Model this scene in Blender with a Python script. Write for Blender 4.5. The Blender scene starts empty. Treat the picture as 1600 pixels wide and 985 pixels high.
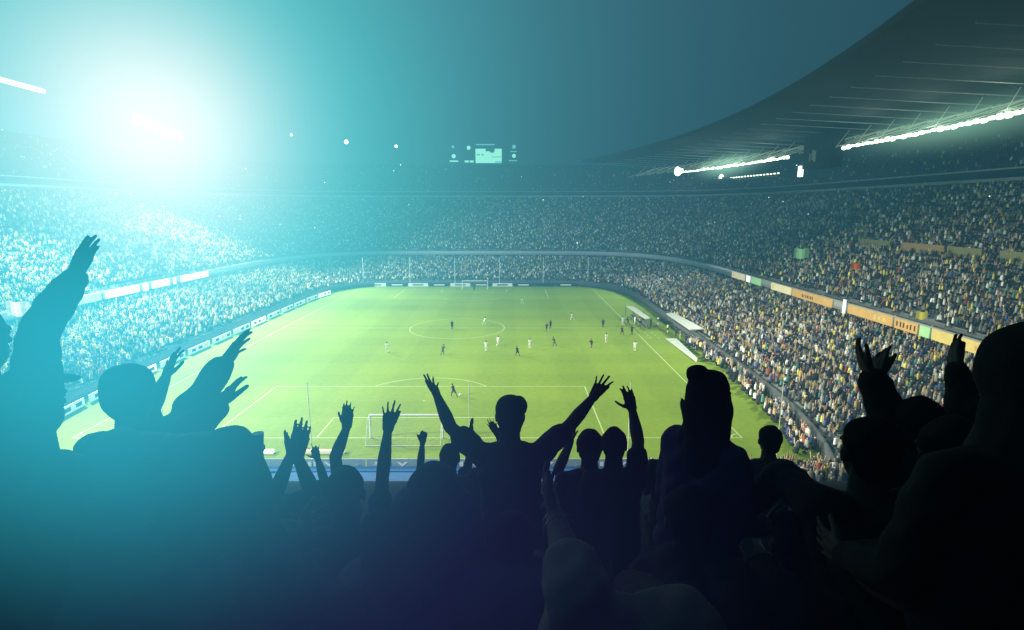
import bpy, math, random
import numpy as np
from mathutils import Vector, Matrix
random.seed(7); RNG = np.random.default_rng(7)
sc = bpy.context.scene
COL = sc.collection
PI = math.pi

# ------------------------------------------------------------------ camera
CAM = Vector((10.657, -52.475, 22.825)); PITCH = 0.19058; FPX = 860.0
cd = bpy.data.cameras.new('camera'); cam = bpy.data.objects.new('camera', cd); COL.objects.link(cam)
cam.location = CAM; cam.rotation_euler = (PI/2 - PITCH, 0, 0)
cd.lens = FPX/1600*36; cd.sensor_width = 36; cd.clip_start = 0.05; cd.clip_end = 6000
sc.camera = cam
FW = Vector((0, math.cos(PITCH), -math.sin(PITCH))); RT = Vector((1, 0, 0)); UP = RT.cross(FW)

def at(u, v, d):
    """point in the stadium seen by a spectator looking at (u, v), d metres ahead"""
    return CAM + (FW + RT*((u-800)/FPX) - UP*((v-492.5)/FPX))*d

def on_z(u, v, z=0.0):
    r = FW + RT*((u-800)/FPX) - UP*((v-492.5)/FPX)
    return CAM + r*((z-CAM.z)/r.z)

# ------------------------------------------------------------------ materials
def mat(name, col, rough=0.8, var=0.0, scale=8.0, emit=0.0, ecol=None, metal=0.0, bump=0.0, spec=0.3):
    m = bpy.data.materials.new(name); m.use_nodes = True
    nt = m.node_tree; b = nt.nodes['Principled BSDF']
    b.inputs['Base Color'].default_value = (*col, 1); b.inputs['Roughness'].default_value = rough
    b.inputs['Metallic'].default_value = metal; b.inputs['Specular IOR Level'].default_value = spec
    if var or bump:
        tc = nt.nodes.new('ShaderNodeTexCoord'); nz = nt.nodes.new('ShaderNodeTexNoise')
        nz.inputs['Scale'].default_value = scale; nz.inputs['Detail'].default_value = 5
        nt.links.new(tc.outputs['Object'], nz.inputs['Vector'])
        if var:
            mx = nt.nodes.new('ShaderNodeMix'); mx.data_type = 'RGBA'
            mx.inputs['A'].default_value = (*[c*(1-var) for c in col], 1)
            mx.inputs['B'].default_value = (*[min(1, c*(1+var)) for c in col], 1)
            nt.links.new(nz.outputs['Fac'], mx.inputs['Factor']); nt.links.new(mx.outputs['Result'], b.inputs['Base Color'])
        if bump:
            bp = nt.nodes.new('ShaderNodeBump'); bp.inputs['Strength'].default_value = bump; bp.inputs['Distance'].default_value = 0.02
            nt.links.new(nz.outputs['Fac'], bp.inputs['Height']); nt.links.new(bp.outputs['Normal'], b.inputs['Normal'])
    if emit:
        b.inputs['Emission Color'].default_value = (*(ecol or col), 1); b.inputs['Emission Strength'].default_value = emit
        m.cycles.emission_sampling = 'NONE'
    return m

M = dict(
    concrete=mat('concrete', (0.16, 0.165, 0.17), .9, .3, .6),
    wall_mid=mat('wall_paint', (0.085, 0.09, 0.10), .9, .3, .5),
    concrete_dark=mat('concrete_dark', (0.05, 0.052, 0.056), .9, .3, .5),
    fascia=mat('fascia_concrete', (0.34, 0.35, 0.36), .8, .2, .4),
    gold_wall=mat('gold_wall', (0.30, 0.19, 0.10), .8, .3, 2),
    gold_wall2=mat('olive_wall', (0.20, 0.19, 0.09), .8, .3, 2),
    line=mat('line_paint', (0.46, 0.54, 0.26), .9, .1, 3),
    white_metal=mat('white_metal', (0.75, 0.76, 0.75), .4, .05, 3),
    net=mat('net_cord', (0.45, 0.5, 0.42), .8),
    bangle=mat('bangle', (0.06, 0.06, 0.05), .4),
    pole=mat('pole_metal', (0.62, 0.68, 0.60), .5, .1, 3),
    steel=mat('steel', (0.10, 0.11, 0.115), .6, .2, 2),
    roof=mat('roof_sheet', (0.02, 0.026, 0.028), .9, .35, .08),
    rib=mat('rib_steel_glow', (0.30, 0.32, 0.31), .6, .3, .6, emit=.012, ecol=(.7, .95, .8)),  # slight emission stands in for lamp light on the ribs
    truss_glow=mat('truss_steel_glow', (0.5, 0.55, 0.45), .5, .2, 1, emit=.12, ecol=(.6, .75, .5)),  # emission paints the trusses as lit by the lamp rows
    lamp=mat('lamp_glass', (0.8, 0.9, 0.75), .5, emit=2.6, ecol=(.80, 1.0, .66)),
    lamp_dim=mat('lamp_glass_dim', (0.2, 0.22, 0.2), .5, emit=.22, ecol=(.9, 1.0, .85)),
    lamp_cool=mat('lamp_glass_cool', (0.8, 0.9, 0.9), .5, emit=6.0, ecol=(.85, 1.0, .85)),
    flag_green=mat('flag_green', (.30, .6, .35), .8, .1, 2, emit=.12, ecol=(.4, .9, .5)), flag_yellow=mat('flag_yellow', (.75, .68, .1), .8, .1, 2, emit=.3, ecol=(.85, .8, .15)), flag_red=mat('flag_red', (.6, .12, .05), .8, .1, 2, emit=.16, ecol=(.9, .3, .1)),  # emission stands in for stadium light falling on the flags
    flash=mat('phone_light', (0.8, 0.9, 0.9), .5, emit=2.2, ecol=(.8, 1.0, 1.0)),
    cabin=mat('cabin_panel', (0.02, 0.025, 0.028), .8, .3, .5),
    cabin_window=mat('cabin_window', (0.08, 0.1, 0.1), .2, emit=.05, ecol=(.7, .9, .8)),  # faint emission stands in for light reflected in the window
    canopy=mat('dugout_canopy', (0.50, 0.52, 0.49), .5, .08, 1),
    tarp=mat('white_tarp', (0.42, 0.44, 0.43), .8, .6, 2.5),
    board_white=mat('led_white', (0.6, 0.6, 0.6), .6, emit=.9, ecol=(.95, 1.0, .95)),
    board_side=mat('led_pale', (0.6, 0.62, 0.6), .6, .35, .5, emit=.15, ecol=(.9, 1.0, .9)),
    board_end=mat('banner_pale', (0.22, 0.30, 0.34), .7, .3, 1.0, emit=.05, ecol=(.6, .9, .8)),
    board_orange=mat('led_orange', (0.42, 0.27, 0.10), .6, .35, .7, emit=.30, ecol=(.90, .50, .12)),
    board_yellow=mat('led_yellow', (0.4, 0.32, 0.1), .6, .35, .7, emit=.42, ecol=(.9, .68, .20)),
    board_cream=mat('led_cream', (0.5, 0.45, 0.3), .6, .2, .8, emit=.45, ecol=(.9, .75, .42)),
    board_green=mat('led_green', (0.3, 0.5, 0.25), .6, .2, .8, emit=.32, ecol=(.40, .85, .38)),
    board_mark=mat('led_mark', (0.10, 0.035, 0.02), .7),
    board_dark=mat('led_dark', (0.02, 0.03, 0.045), .7),
    blue=mat('blue_banner', (0.016, 0.085, 0.26), .8, .35, .7),
    screen=mat('screen_glow', (0.1, 0.1, 0.1), .6, emit=.6, ecol=(.40, 1.0, .70)),
    screen_dim=mat('screen_dim', (0.05, 0.1, 0.1), .6, emit=.3, ecol=(.3, 1.0, .85)),
    screen_dark=mat('screen_dark_area', (0.02, 0.03, 0.03), .6, emit=.05, ecol=(.1, .6, .5)),  # dark areas of the picture on the screen
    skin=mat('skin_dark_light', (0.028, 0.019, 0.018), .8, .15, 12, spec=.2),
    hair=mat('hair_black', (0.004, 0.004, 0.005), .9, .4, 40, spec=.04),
    white_kit=mat('white_kit', (0.80, 0.82, 0.78), .8, .05, 6),
    dark_kit=mat('dark_kit', (0.03, 0.02, 0.06), .8, .2, 6),
    red_kit=mat('maroon_kit', (0.07, 0.015, 0.03), .8, .2, 6),
    bib=mat('yellow_bib', (0.62, 0.62, 0.15), .8, .1, 6),
    player_skin=mat('player_skin', (0.30, 0.18, 0.12), .7, .1, 6),
    step=mat('stand_step', (0.003, 0.003, 0.004), .95, .3, 3),
    cup=mat('cup_plastic', (0.04, 0.08, 0.09), .4),
)
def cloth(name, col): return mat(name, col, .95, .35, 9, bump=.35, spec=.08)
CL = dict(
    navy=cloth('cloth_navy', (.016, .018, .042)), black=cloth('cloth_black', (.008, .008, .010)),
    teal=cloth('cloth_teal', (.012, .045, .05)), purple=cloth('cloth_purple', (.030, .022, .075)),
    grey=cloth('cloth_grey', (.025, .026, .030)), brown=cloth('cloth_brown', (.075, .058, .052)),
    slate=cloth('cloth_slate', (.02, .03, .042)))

# ------------------------------------------------------------------ helpers
def tag(o, label=None, cat=None, group=None, kind=None):
    if label: o['label'] = label
    if cat: o['category'] = cat
    if group: o['group'] = group
    if kind: o['kind'] = kind
    return o

class MB:
    def __init__(s): s.v = []; s.f = []
    def add(s, v, f):
        n = len(s.v); s.v += [tuple(p) for p in v]; s.f += [tuple(i+n for i in q) for q in f]
    def box(s, c, size, rz=0.0, rx=0.0):
        c = Vector(c); R = Matrix.Rotation(rz, 3, 'Z') @ Matrix.Rotation(rx, 3, 'X')
        vs = [c + R @ Vector((x*size[0]/2, y*size[1]/2, z*size[2]/2)) for x in (-1, 1) for y in (-1, 1) for z in (-1, 1)]
        s.add(vs, [(0, 1, 3, 2), (4, 6, 7, 5), (0, 4, 5, 1), (2, 3, 7, 6), (0, 2, 6, 4), (1, 5, 7, 3)]); return s
    def bar(s, a, b, r, n=6, r2=None):
        a = Vector(a); b = Vector(b); r2 = r if r2 is None else r2
        d = (b-a).normalized(); x = d.orthogonal().normalized(); y = d.cross(x)
        vs = []
        for p, rr in ((a, r), (b, r2)):
            for k in range(n):
                t = 2*PI*k/n; vs.append(p + (x*math.cos(t) + y*math.sin(t))*rr)
        fs = [(k, (k+1) % n, n+(k+1) % n, n+k) for k in range(n)]
        fs += [tuple(reversed(range(n))), tuple(range(n, 2*n))]
        s.add(vs, fs); return s
    def cap(s, p1, r1, p2, r2, n=10):
        """round cone"""
        p1 = Vector(p1); p2 = Vector(p2); d = p2-p1
        L = d.length
        d = d/L if L > 1e-6 else Vector((0, 0, 1))
        x = d.orthogonal().normalized(); y = d.cross(x)
        rings = []
        for a in (-60, -30, 0): rings.append((p1 + d*(r1*math.sin(math.radians(a))), r1*math.cos(math.radians(a))))
        for a in (0, 30, 60): rings.append((p2 + d*(r2*math.sin(math.radians(a))), r2*math.cos(math.radians(a))))
        vs = [p1 - d*r1]
        for c, r in rings:
            for k in range(n):
                t = 2*PI*k/n; vs.append(c + (x*math.cos(t) + y*math.sin(t))*r)
        vs.append(p2 + d*r2)
        fs = [(0, 1+(k+1) % n, 1+k) for k in range(n)]
        for q in range(5):
            o = 1+q*n
            fs += [(o+k, o+(k+1) % n, o+n+(k+1) % n, o+n+k) for k in range(n)]
        o = 1+5*n; e = o+n
        fs += [(o+k, o+(k+1) % n, e) for k in range(n)]
        s.add(vs, fs); return s
    def ell(s, c, rad, R=None, nu=14, nv=9):
        c = Vector(c); R = R or Matrix.Identity(3)
        vs = [c + R @ Vector((0, 0, -rad[2]))]
        for j in range(1, nv):
            ph = -PI/2 + PI*j/nv
            for k in range(nu):
                t = 2*PI*k/nu
                vs.append(c + R @ Vector((rad[0]*math.cos(ph)*math.cos(t), rad[1]*math.cos(ph)*math.sin(t), rad[2]*math.sin(ph))))
        vs.append(c + R @ Vector((0, 0, rad[2])))
        fs = [(0, 1+(k+1) % nu, 1+k) for k in range(nu)]
        for j in range(nv-2):
            o = 1+j*nu
            fs += [(o+k, o+(k+1) % nu, o+nu+(k+1) % nu, o+nu+k) for k in range(nu)]
        o = 1+(nv-2)*nu; e = o+nu
        fs += [(o+k, o+(k+1) % nu, e) for k in range(nu)]
        s.add(vs, fs); return s
    def mesh(s, name):
        me = bpy.data.meshes.new(name); me.from_pydata(s.v, [], s.f); me.update(); return me
    def build(s, name, m, parent=None, base=None, smooth=False):
        if base is not None:
            b = Vector(base); s.v = [(p[0]-b.x, p[1]-b.y, p[2]-b.z) for p in s.v]
        me = s.mesh(name); me.materials.append(m)
        if smooth: me.polygons.foreach_set('use_smooth', [True]*len(me.polygons))
        o = bpy.data.objects.new(name, me); COL.objects.link(o)
        if parent is not None: o.parent = parent
        elif base is not None: o.location = base
        return o

def empty(name, loc=(0, 0, 0)):
    o = bpy.data.objects.new(name, None); COL.objects.link(o); o.location = loc; o.empty_display_size = .3; return o

def remeshed(mb, name, voxel, m, smooth=3, parent=None, base=None, wrinkle=0.0):
    b = Vector(base) if base is not None else Vector((0, 0, 0))
    mb.v = [(p[0]-b.x, p[1]-b.y, p[2]-b.z) for p in mb.v]
    tmp = bpy.data.objects.new('tmp', mb.mesh('tmp')); COL.objects.link(tmp)
    r = tmp.modifiers.new('r', 'REMESH'); r.mode = 'VOXEL'; r.voxel_size = voxel; r.adaptivity = 0
    if smooth:
        s = tmp.modifiers.new('s', 'SMOOTH'); s.iterations = smooth; s.factor = .5
    dg = bpy.context.evaluated_depsgraph_get(); ev = tmp.evaluated_get(dg)
    me = bpy.data.meshes.new_from_object(ev)
    old = tmp.data; bpy.data.objects.remove(tmp); bpy.data.meshes.remove(old)
    me.name = name; me.materials.clear(); me.materials.append(m)
    n = len(me.vertices)
    if wrinkle and n:
        co = np.empty(n*3, np.float32); me.vertices.foreach_get('co', co); co = co.reshape(-1, 3)
        no = np.empty(n*3, np.float32); me.vertices.foreach_get('normal', no); no = no.reshape(-1, 3)
        a = RNG.uniform(0, 6, 6)
        w = (np.sin(co[:, 0]*31+co[:, 2]*17+a[0])*np.sin(co[:, 2]*27-co[:, 1]*19+a[1]) + .6*np.sin(co[:, 0]*57-co[:, 2]*43+a[2])*np.sin(co[:, 1]*49+co[:, 2]*21+a[3]))
        co += no*(w*wrinkle)[:, None]
        me.vertices.foreach_set('co', co.ravel())
    me.polygons.foreach_set('use_smooth', [True]*len(me.polygons)); me.update()
    o = bpy.data.objects.new(name, me); COL.objects.link(o)
    if parent is not None: o.parent = parent
    elif base is not None: o.location = b
    return o

# ------------------------------------------------------------------ people
def hand(mb, w, tip, turn, s=1.0, spread=.16, curl=.15, thumb=.9, r_w=.026):
    """palm, four fingers and a thumb; w = wrist, tip = where the middle finger points"""
    d = (Vector(tip)-Vector(w)).normalized(); view = (Vector(w)-CAM).normalized()
    left = (-RT - d*(-RT).dot(d))
    left = left.normalized() if left.length > .1 else UP.copy()
    S = Matrix.Rotation(turn, 3, d) @ left          # thumb side
    Nn = d.cross(S).normalized()
    if Nn.dot(view) < 0 and abs(math.sin(turn)) < .5: Nn = -Nn     # palm away from us, towards the pitch
    P = lambda x, y, z=0: Vector(w) + (S*x + d*y + Nn*z)*s
    kn = [(.034, .088), (.012, .094), (-.011, .090), (-.032, .080)]
    ln = [.072, .080, .074, .058]; fr = [.0092, .0095, .009, .008]
    for i, (x, y) in enumerate(kn):
        mb.cap(P(x*.55, .005), .018*s, P(x, y), .0125*s, 8)
    mb.cap(P(.008, .02), .02*s, P(.004, .07), .017*s, 8)
    for i, (x, y) in enumerate(kn):
        a = spread*(1.5-i)*.66 + random.uniform(-.05, .05); c = curl*random.uniform(.6, 1.5)
        p = P(x, y); ang = c*.5
        for q, (fl, rr) in enumerate(((.45, 1), (.31, .92), (.24, .84))):
            dr = S*math.sin(a)*math.cos(ang) + d*math.cos(a)*math.cos(ang) + Nn*math.sin(ang)
            p2 = p + dr*(ln[i]*fl*s)
            mb.cap(p, fr[i]*rr*s, p2, fr[i]*(rr-.08)*s, 8); p = p2; ang += c
    p = P(.018, .018)
    for l, r1, aa in ((.042, .015, thumb), (.032, .0115, thumb*.75), (.026, .0098, thumb*.55)):
        p2 = p + (S*math.sin(aa) + d*math.cos(aa) + Nn*.22)*l*s
        mb.cap(p, r1*s, p2, r1*.88*s, 8); p = p2

def bone(p, u, v, L, far=True):
    """joint at distance L from p on the sight line (u, v)"""
    r = FW + RT*((u-800)/FPX) - UP*((v-492.5)/FPX)
    o = CAM-p; a = r.dot(r); b = 2*o.dot(r); c = o.dot(o)-L*L; D = b*b-4*a*c
    if D < 0: return CAM + r*(-b/(2*a))
    t = (-b + (math.sqrt(D) if far else -math.sqrt(D)))/(2*a)
    return CAM + r*t

def stand_z(y):
    k = math.floor((y+60)/.8); return 25.45 - 0.4*k - .0       # concrete step under a given depth

def person(label, u, v, D, cl='navy', s=1.0, yaw=0.0, lean=0.0, arms=(), neck=None, hair='short', sleeve='short',
           trousers='black', cap=None, skin='skin', cat='person', group=None, head_tilt=0.0, vox=.0062, sh_w=1.0, sh_drop=0.0):
    """(u, v, D): where the head stands. arms: (side, elbow uv, wrist uv, tip uv, turn, opts)"""
    H = at(u, v, D)
    Rz = Matrix.Rotation(yaw, 3, 'Z'); RX = Rz @ Vector((1, 0, 0)); FY = Rz @ Vector((0, 1, 0)); UZ = Vector((0, 0, 1))
    N = at(*neck) if neck else H - UZ*(.185*s) - FY*(.03*s)
    floor = stand_z(H.y - .05)
    hipz = N.z - .50*s*math.cos(lean)
    leg = .86*s
    if hipz - floor > leg*.99: floor_gap = hipz-floor; hipz = floor+leg*.985
    P = Vector((N.x, N.y, 0)) - FY*(.48*s*math.sin(lean)); P.z = max(hipz, floor+.42*s)
    base = Vector((P.x, P.y, floor))
    up = (N-P).normalized()
    shL = N - RX*(.17*s*sh_w) - up*(.045*s+sh_drop); shR = N + RX*(.17*s*sh_w) - up*(.045*s+sh_drop)
    body = MB()
    # head and face
    Rh = Rz @ Matrix.Rotation(head_tilt, 3, 'Y')
    hp = lambda x, y, z: H + Rh @ (Vector((x, y, z))*s)
    body.ell(hp(0, -.008, .022), (.076*s, .094*s, .094*s), Rh, 18, 12)
    body.ell(hp(0, .022, -.045), (.056*s, .066*s, .072*s), Rh, 16, 10)
    body.cap(hp(0, .088, .008), .010*s, hp(0, .108, -.028), .014*s, 8)
    body.cap(hp(-.026, .084, .022), .009*s, hp(-.052, .066, .020), .008*s, 8); body.cap(hp(.026, .084, .022), .009*s, hp(.052, .066, .020), .008*s, 8)
    body.cap(hp(-.018, .086, -.062), .008*s, hp(.018, .086, -.062), .008*s, 8)
    for q in (-1, 1):
        body.ell(hp(q*.079, .0, -.008), (.010*s, .020*s, .032*s), Rh, 10, 7)
        body.ell(hp(q*.030, .078, .004), (.012*s, .010*s, .009*s), Rh, 10, 7)
    body.cap(N - up*.02*s, .068*s, H + Rh @ Vector((0, -.015*s, -.05*s)), .054*s, 14)
    # torso
    for q in (-1, 1):
        sh = shL if q < 0 else shR
        body.cap(N - up*(.0*s) + RX*(q*.03*s), .050*s, sh + up*.005*s, .052*s, 12)
        body.cap(N - up*(.12*s) + RX*(q*.085*s*sh_w), .095*s, P + up*(.22*s) + RX*(q*.055*s), .095*s, 14)
        body.cap(P + up*(.22*s) + RX*(q*.055*s), .095*s, P + RX*(q*.075*s), .10*s, 14)
    # legs with bent knees where the step is close
    for q in (-1, 1):
        hip = P + RX*(q*.085*s); foot = base + RX*(q*.10*s) + UZ*(.07*s) + FY*.02
        d = (foot-hip); L = d.length; l1, l2 = .44*s, .42*s
        h = math.sqrt(max(0, l1*l1-(L/2)**2)) if L < l1+l2 else 0
        knee = hip + d*.5 + FY*h
        body.cap(hip, .085*s, knee, .055*s, 12); body.cap(knee, .055*s, foot, .040*s, 12)
        body.cap(foot - FY*.04*s - UZ*.03*s, .034*s, foot + FY*.16*s - UZ*.038*s, .028*s, 10)
    # arms
    joints = []
    given = {a[0]: a for a in arms}
    for q, sh in ((-1, shL), (1, shR)):
        k = 'L' if q < 0 else 'R'
        if k in given:
            _, e, w, t, turn, o = given[k]
            E_ = bone(sh, e[0], e[1], .285*s, o.get('far', True)) if 'ed' not in o else at(e[0], e[1], o['ed'])
            W_ = bone(E_, w[0], w[1], .255*s, o.get('far2', o.get('far', True))) if 'wd' not in o else at(w[0], w[1], o['wd'])
            T_ = bone(W_, t[0], t[1], .17*s, o.get('far3', True))
        else:
            E_ = sh + RX*(q*.05*s) - UZ*.27*s + FY*.03; W_ = E_ - UZ*.10*s + FY*.22*s; T_ = W_ + FY*.17*s - UZ*.03; turn = 1.5; o = {}
        joints.append((sh, E_, W_, k, o))
        body.cap(sh, .056*s, sh.lerp(E_, .45), .048*s, 12); body.cap(sh.lerp(E_, .45), .048*s, E_, .040*s, 12)
        body.cap(E_, .042*s, E_.lerp(W_, .35), .043*s, 12); body.cap(E_.lerp(W_, .35), .043*s, W_, .0265*s, 12)
        hand(body, W_, T_, turn, s*o.get('hs', 1.0), o.get('spread', .22), o.get('curl', .16), o.get('thumb', .8))
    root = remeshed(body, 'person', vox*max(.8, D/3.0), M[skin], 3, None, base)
    tag(root, label, cat, group)
    # shirt
    st = MB(); g = .014*s
    for q in (-1, 1):
        sh = shL if q < 0 else shR
        st.cap(N - up*(.015*s) + RX*(q*.045*s), .050*s+g*.6, sh, .054*s+g, 12)
        st.cap(N - up*(.12*s) + RX*(q*.085*s*sh_w), .098*s+g, P + up*(.2*s) + RX*(q*.06*s), .102*s+g, 14)
        st.cap(P + up*(.2*s) + RX*(q*.06*s), .102*s+g, P - up*.03*s + RX*(q*.078*s), .112*s+g, 14)
    for sh, E_, W_, k, o in joints:
        if sleeve == 'elbow':
            st.cap(sh, .062*s+g, E_, .060*s+g, 12); st.cap(E_, .060*s+g, E_.lerp(W_, .22), .062*s+g, 12)
        elif sleeve == 'long':
            st.cap(sh, .058*s+g, E_, .048*s+g, 12); st.cap(E_, .048*s+g, E_.lerp(W_, .93), .034*s+g, 12)
        else:
            e = sh.lerp(E_, .62); st.cap(sh, .058*s+g, e, .056*s+g*1.2, 12)
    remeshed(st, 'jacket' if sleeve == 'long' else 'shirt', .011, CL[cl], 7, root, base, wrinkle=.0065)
    tr = MB()
    for q in (-1, 1):
        hip = P + RX*(q*.085*s); foot = base + RX*(q*.10*s) + UZ*(.10*s) + FY*.02
        d = (foot-hip); L = d.length; l1, l2 = .44*s, .42*s
        h = math.sqrt(max(0, l1*l1-(L/2)**2)) if L < l1+l2 else 0
        knee = hip + d*.5 + FY*h
        tr.cap(hip + UZ*.04, .10*s, knee, .066*s, 12); tr.cap(knee, .066*s, foot, .055*s, 12)
    tr.cap(P + RX*.08*s, .112*s, P - RX*.08*s, .112*s, 12)
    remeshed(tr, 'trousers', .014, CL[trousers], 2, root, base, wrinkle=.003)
    # hair / hat
    hm = MB()
    if hair in ('short', 'long', 'bun', 'full'):
        k = 1.0 if hair != 'full' else 1.1
        hm.ell(hp(0, -.020, .040), (.083*s*k, .096*s*k, .090*s*k), Rh, 20, 12)
        hm.ell(hp(0, -.045, -.005), (.072*s*k, .062*s*k, .085*s*k), Rh, 16, 10)
        if hair in ('long', 'bun'):
            hm.cap(hp(.0, -.06, .02), .075*s, hp(.03, -.075, -.26), .088*s, 14); hm.cap(hp(.05, -.04, .0), .05*s, hp(.09, -.05, -.30), .06*s, 12)
            hm.cap(hp(-.03, -.05, .0), .05*s, hp(-.06, -.05, -.24), .05*s, 12)
        if hair == 'bun': hm.ell(hp(-.035, -.05, .112), (.05*s, .045*s, .04*s), Rh); hm.cap(hp(0, .02, -.02), .082*s, hp(0, -.02, -.22), .105*s, 14)
        remeshed(hm, 'hair', .009, M['hair'], 1, root, base, wrinkle=.0055)
    elif hair == 'hood':
        hm.ell(hp(0, -.025, .030), (.112*s, .120*s, .118*s), Rh, 20, 12)
        hm.cap(hp(0, -.05, -.02), .10*s, N - up*.05, .12*s, 14)
        hm.cap(N - up*.04 - RX*.06*s, .075*s, shL + up*.01, .06*s, 12); hm.cap(N - up*.04 + RX*.06*s, .075*s, shR + up*.01, .06*s, 12)
        remeshed(hm, 'hood', .010, CL[cl], 3, root, base, wrinkle=.003)
    elif hair == 'cap':
        hm.ell(hp(0, -.012, .045), (.087*s, .102*s, .085*s), Rh, 20, 12)
        hm.ell(hp(0, -.04, .0), (.080*s, .075*s, .062*s), Rh, 20, 12)
        a = cap if cap is not None else 1.2
        Rb = Rh @ Matrix.Rotation(-a, 3, 'Z')
        bc = H + Rh @ (Vector((math.sin(a)*.105, math.cos(a)*.115, .050))*s)
        if cap != 1.05: hm.ell(bc, (.062*s, .060*s, .016*s), Rb @ Matrix.Rotation(-.25, 3, 'X'), 16, 8)
        if cap is not None and cap == 1.05:   # a peak turned up beside the crown
            hm.ell(hp(.048, .02, .052), (.055*s, .08*s, .060*s), Rh, 16, 10); hm.ell(hp(.002, -.02, -.015), (.080*s, .07*s, .085*s), Rh, 16, 10); hm.ell(hp(.0, -.02, -.065), (.068*s, .06*s, .06*s), Rh, 16, 10)
        remeshed(hm, 'cap', .008, CL['navy' if cl != 'teal' else 'teal'], 2, root, base, wrinkle=.0015)
    return root

def A(side, e, w, t, turn=0.0, **o): return (side, e, w, t, turn, o)

people = []
# --- the man in the middle
person('man in a cap with both arms flung wide in a V', 797, 650, 3.3, 'navy', 1.03,
       arms=[A('L', (704, 668), (683, 619), (671, 588), .9, spread=.5, thumb=1.1, curl=.1), A('R', (893, 662), (926, 622), (948, 585), 2.4, spread=.45, thumb=.35, curl=.08)],
       hair='cap', cap=1.05, vox=.0052)
# --- left side, nearest to the glow
person('person at the left edge with one arm stretched high towards the glow', -38, 530, 1.75, 'teal', 1.0,
       arms=[A('R', (60, 520), (118, 428), (152, 360), 1.5, far=True, spread=.04, curl=.12, thumb=.2, hs=.9)], hair='short', sleeve='long', trousers='black')
person('person in a flat-topped cap standing near the left edge of the picture', 52, 632, 1.75, 'teal', 1.0, hair='cap', cap=0.0, sleeve='long')
person('person on the left reaching both arms to the right, hands about to clap', 206, 618, 2.2, 'teal', .98,
       arms=[A('R', (303, 632), (348, 572), (386, 522), 1.9, spread=.34, thumb=.95, hs=1.0, ed=1.95, wd=2.05), A('L', (300, 668), (338, 640), (366, 592), 2.6, spread=.3, ed=1.85, wd=1.9)],
       hair='full', sleeve='long')
person('hidden person whose spread hand rises beside the round head on the left', 214, 690, 2.8, 'teal', .98,
       arms=[A('R', (236, 640), (258, 592), (274, 545), 2.5, spread=.7, thumb=1.15, curl=.1, wd=2.75, ed=2.7)], hair='short')
person('broad-backed person bending forward, rounded shoulder over the left of the pitch', 275, 760, 1.70, 'teal', 1.1,
       neck=(275, 708, 1.45), lean=.45, hair='short', sleeve='long', sh_w=.72, sh_drop=-.045)
# --- raised hands left of the centre
person('person holding up a cup in a fist, left of the near goal', 392, 792, 4.6, 'slate', 1.0,
       arms=[A('R', (420, 757), (407, 716), (404, 690), 1.2, curl=1.1, spread=.05, wd=4.4)], hair='short')
person('person with both palms forming a narrow V, left of the near goal', 468, 798, 2.95, 'slate', .95,
       arms=[A('L', (428, 778), (454, 712), (445, 668), 1.5, spread=.04, thumb=.15, wd=2.85, ed=2.8, hs=.85, curl=.05), A('R', (492, 778), (464, 712), (475, 656), .35, spread=.03, thumb=.1, wd=2.85, ed=2.8, hs=1.15, curl=.05)], hair='short', sleeve='short')
person('person with one small open hand right of the narrow V of palms', 520, 800, 4.7, 'slate', .95,
       arms=[A('L', (507, 752), (496, 716), (488, 690), .1, spread=.5, thumb=1.1, hs=.95)], hair='short')
person('person raising one bent bare arm with an open thumb, left of the near goal', 498, 776, 3.9, 'slate', 1.0,
       arms=[A('R', (524, 714), (542, 668), (545, 615), 0.75, spread=.12, thumb=.75, hs=1.05, ed=3.75, wd=3.8)], hair='short')
person('person with shoulders and head low in the dark, just left of the straight raised arm', 541, 770, 2.5, 'slate', 1.0, hair='short', sleeve='long')
person('person holding one straight arm up with five fingers spread in front of the near goal', 632, 806, 3.7, 'navy', 1.05,
       arms=[A('L', (598, 742), (606, 672), (612, 622), 3.0, spread=.35, thumb=.45, curl=.08, hs=1.08, ed=3.55, wd=3.7)], hair='short')
person('far person raising a small half-closed hand against the right post of the near goal', 672, 790, 5.6, 'navy', .98,
       arms=[A('L', (657, 727), (660, 693), (664, 668), .4, curl=.5, spread=.3, hs=1.0)], hair='short')
person('person whose round dark head shows between the near goal and the man in the cap', 703, 717, 4.7, 'navy', 1.0, hair='full')
person('hooded person close by with a rounded hood and sloping shoulders below the near goal', 680, 776, 2.15, 'navy', 1.0, hair='hood', sleeve='long', sh_w=.85)
person('hidden person with one flat hand above the left shoulder of the man in the cap', 744, 752, 4.8, 'navy', .97,
       arms=[A('L', (735, 712), (736, 680), (737, 650), 1.3, spread=.08, thumb=.2)], hair='short')
person('hidden person whose fingers show left of the head of the man in the cap', 808, 740, 4.6, 'navy', .97,
       arms=[A('L', (792, 706), (778, 680), (766, 655), .6, spread=.3, wd=4.5)], hair='short')
# --- right of the centre
person('person lifting one arm behind the right elbow of the man in the cap', 878, 790, 3.9, 'navy', .95,
       arms=[A('R', (872, 735), (892, 690), (903, 655), 1.5, spread=.1)], hair='short')
person('person with full rounded hair, first head right of the man in the cap', 921, 700, 3.7, 'navy', .98, hair='full')
person('person with one bare arm raised, thumb out, right of the rounded hair', 959, 697, 3.55, 'black', 1.0,
       arms=[A('R', (997, 690), (988, 640), (978, 600), .25, spread=.12, thumb=1.15, curl=.3, ed=3.6, wd=3.7)], hair='short', sh_w=.85)
person('small-headed person with one hand up at ear height, right of the pair of heads', 1051, 691, 5.0, 'black', .97,
       arms=[A('R', (1079, 675), (1069, 646), (1063, 616), .8, spread=.15, thumb=.5)], hair='short')
person('long-haired person with a top knot, large dark violet silhouette before the right touchline', 1110, 622, 2.25, 'purple', .95, yaw=-.9, hair='bun',
       sleeve='long', sh_w=.8)
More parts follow.
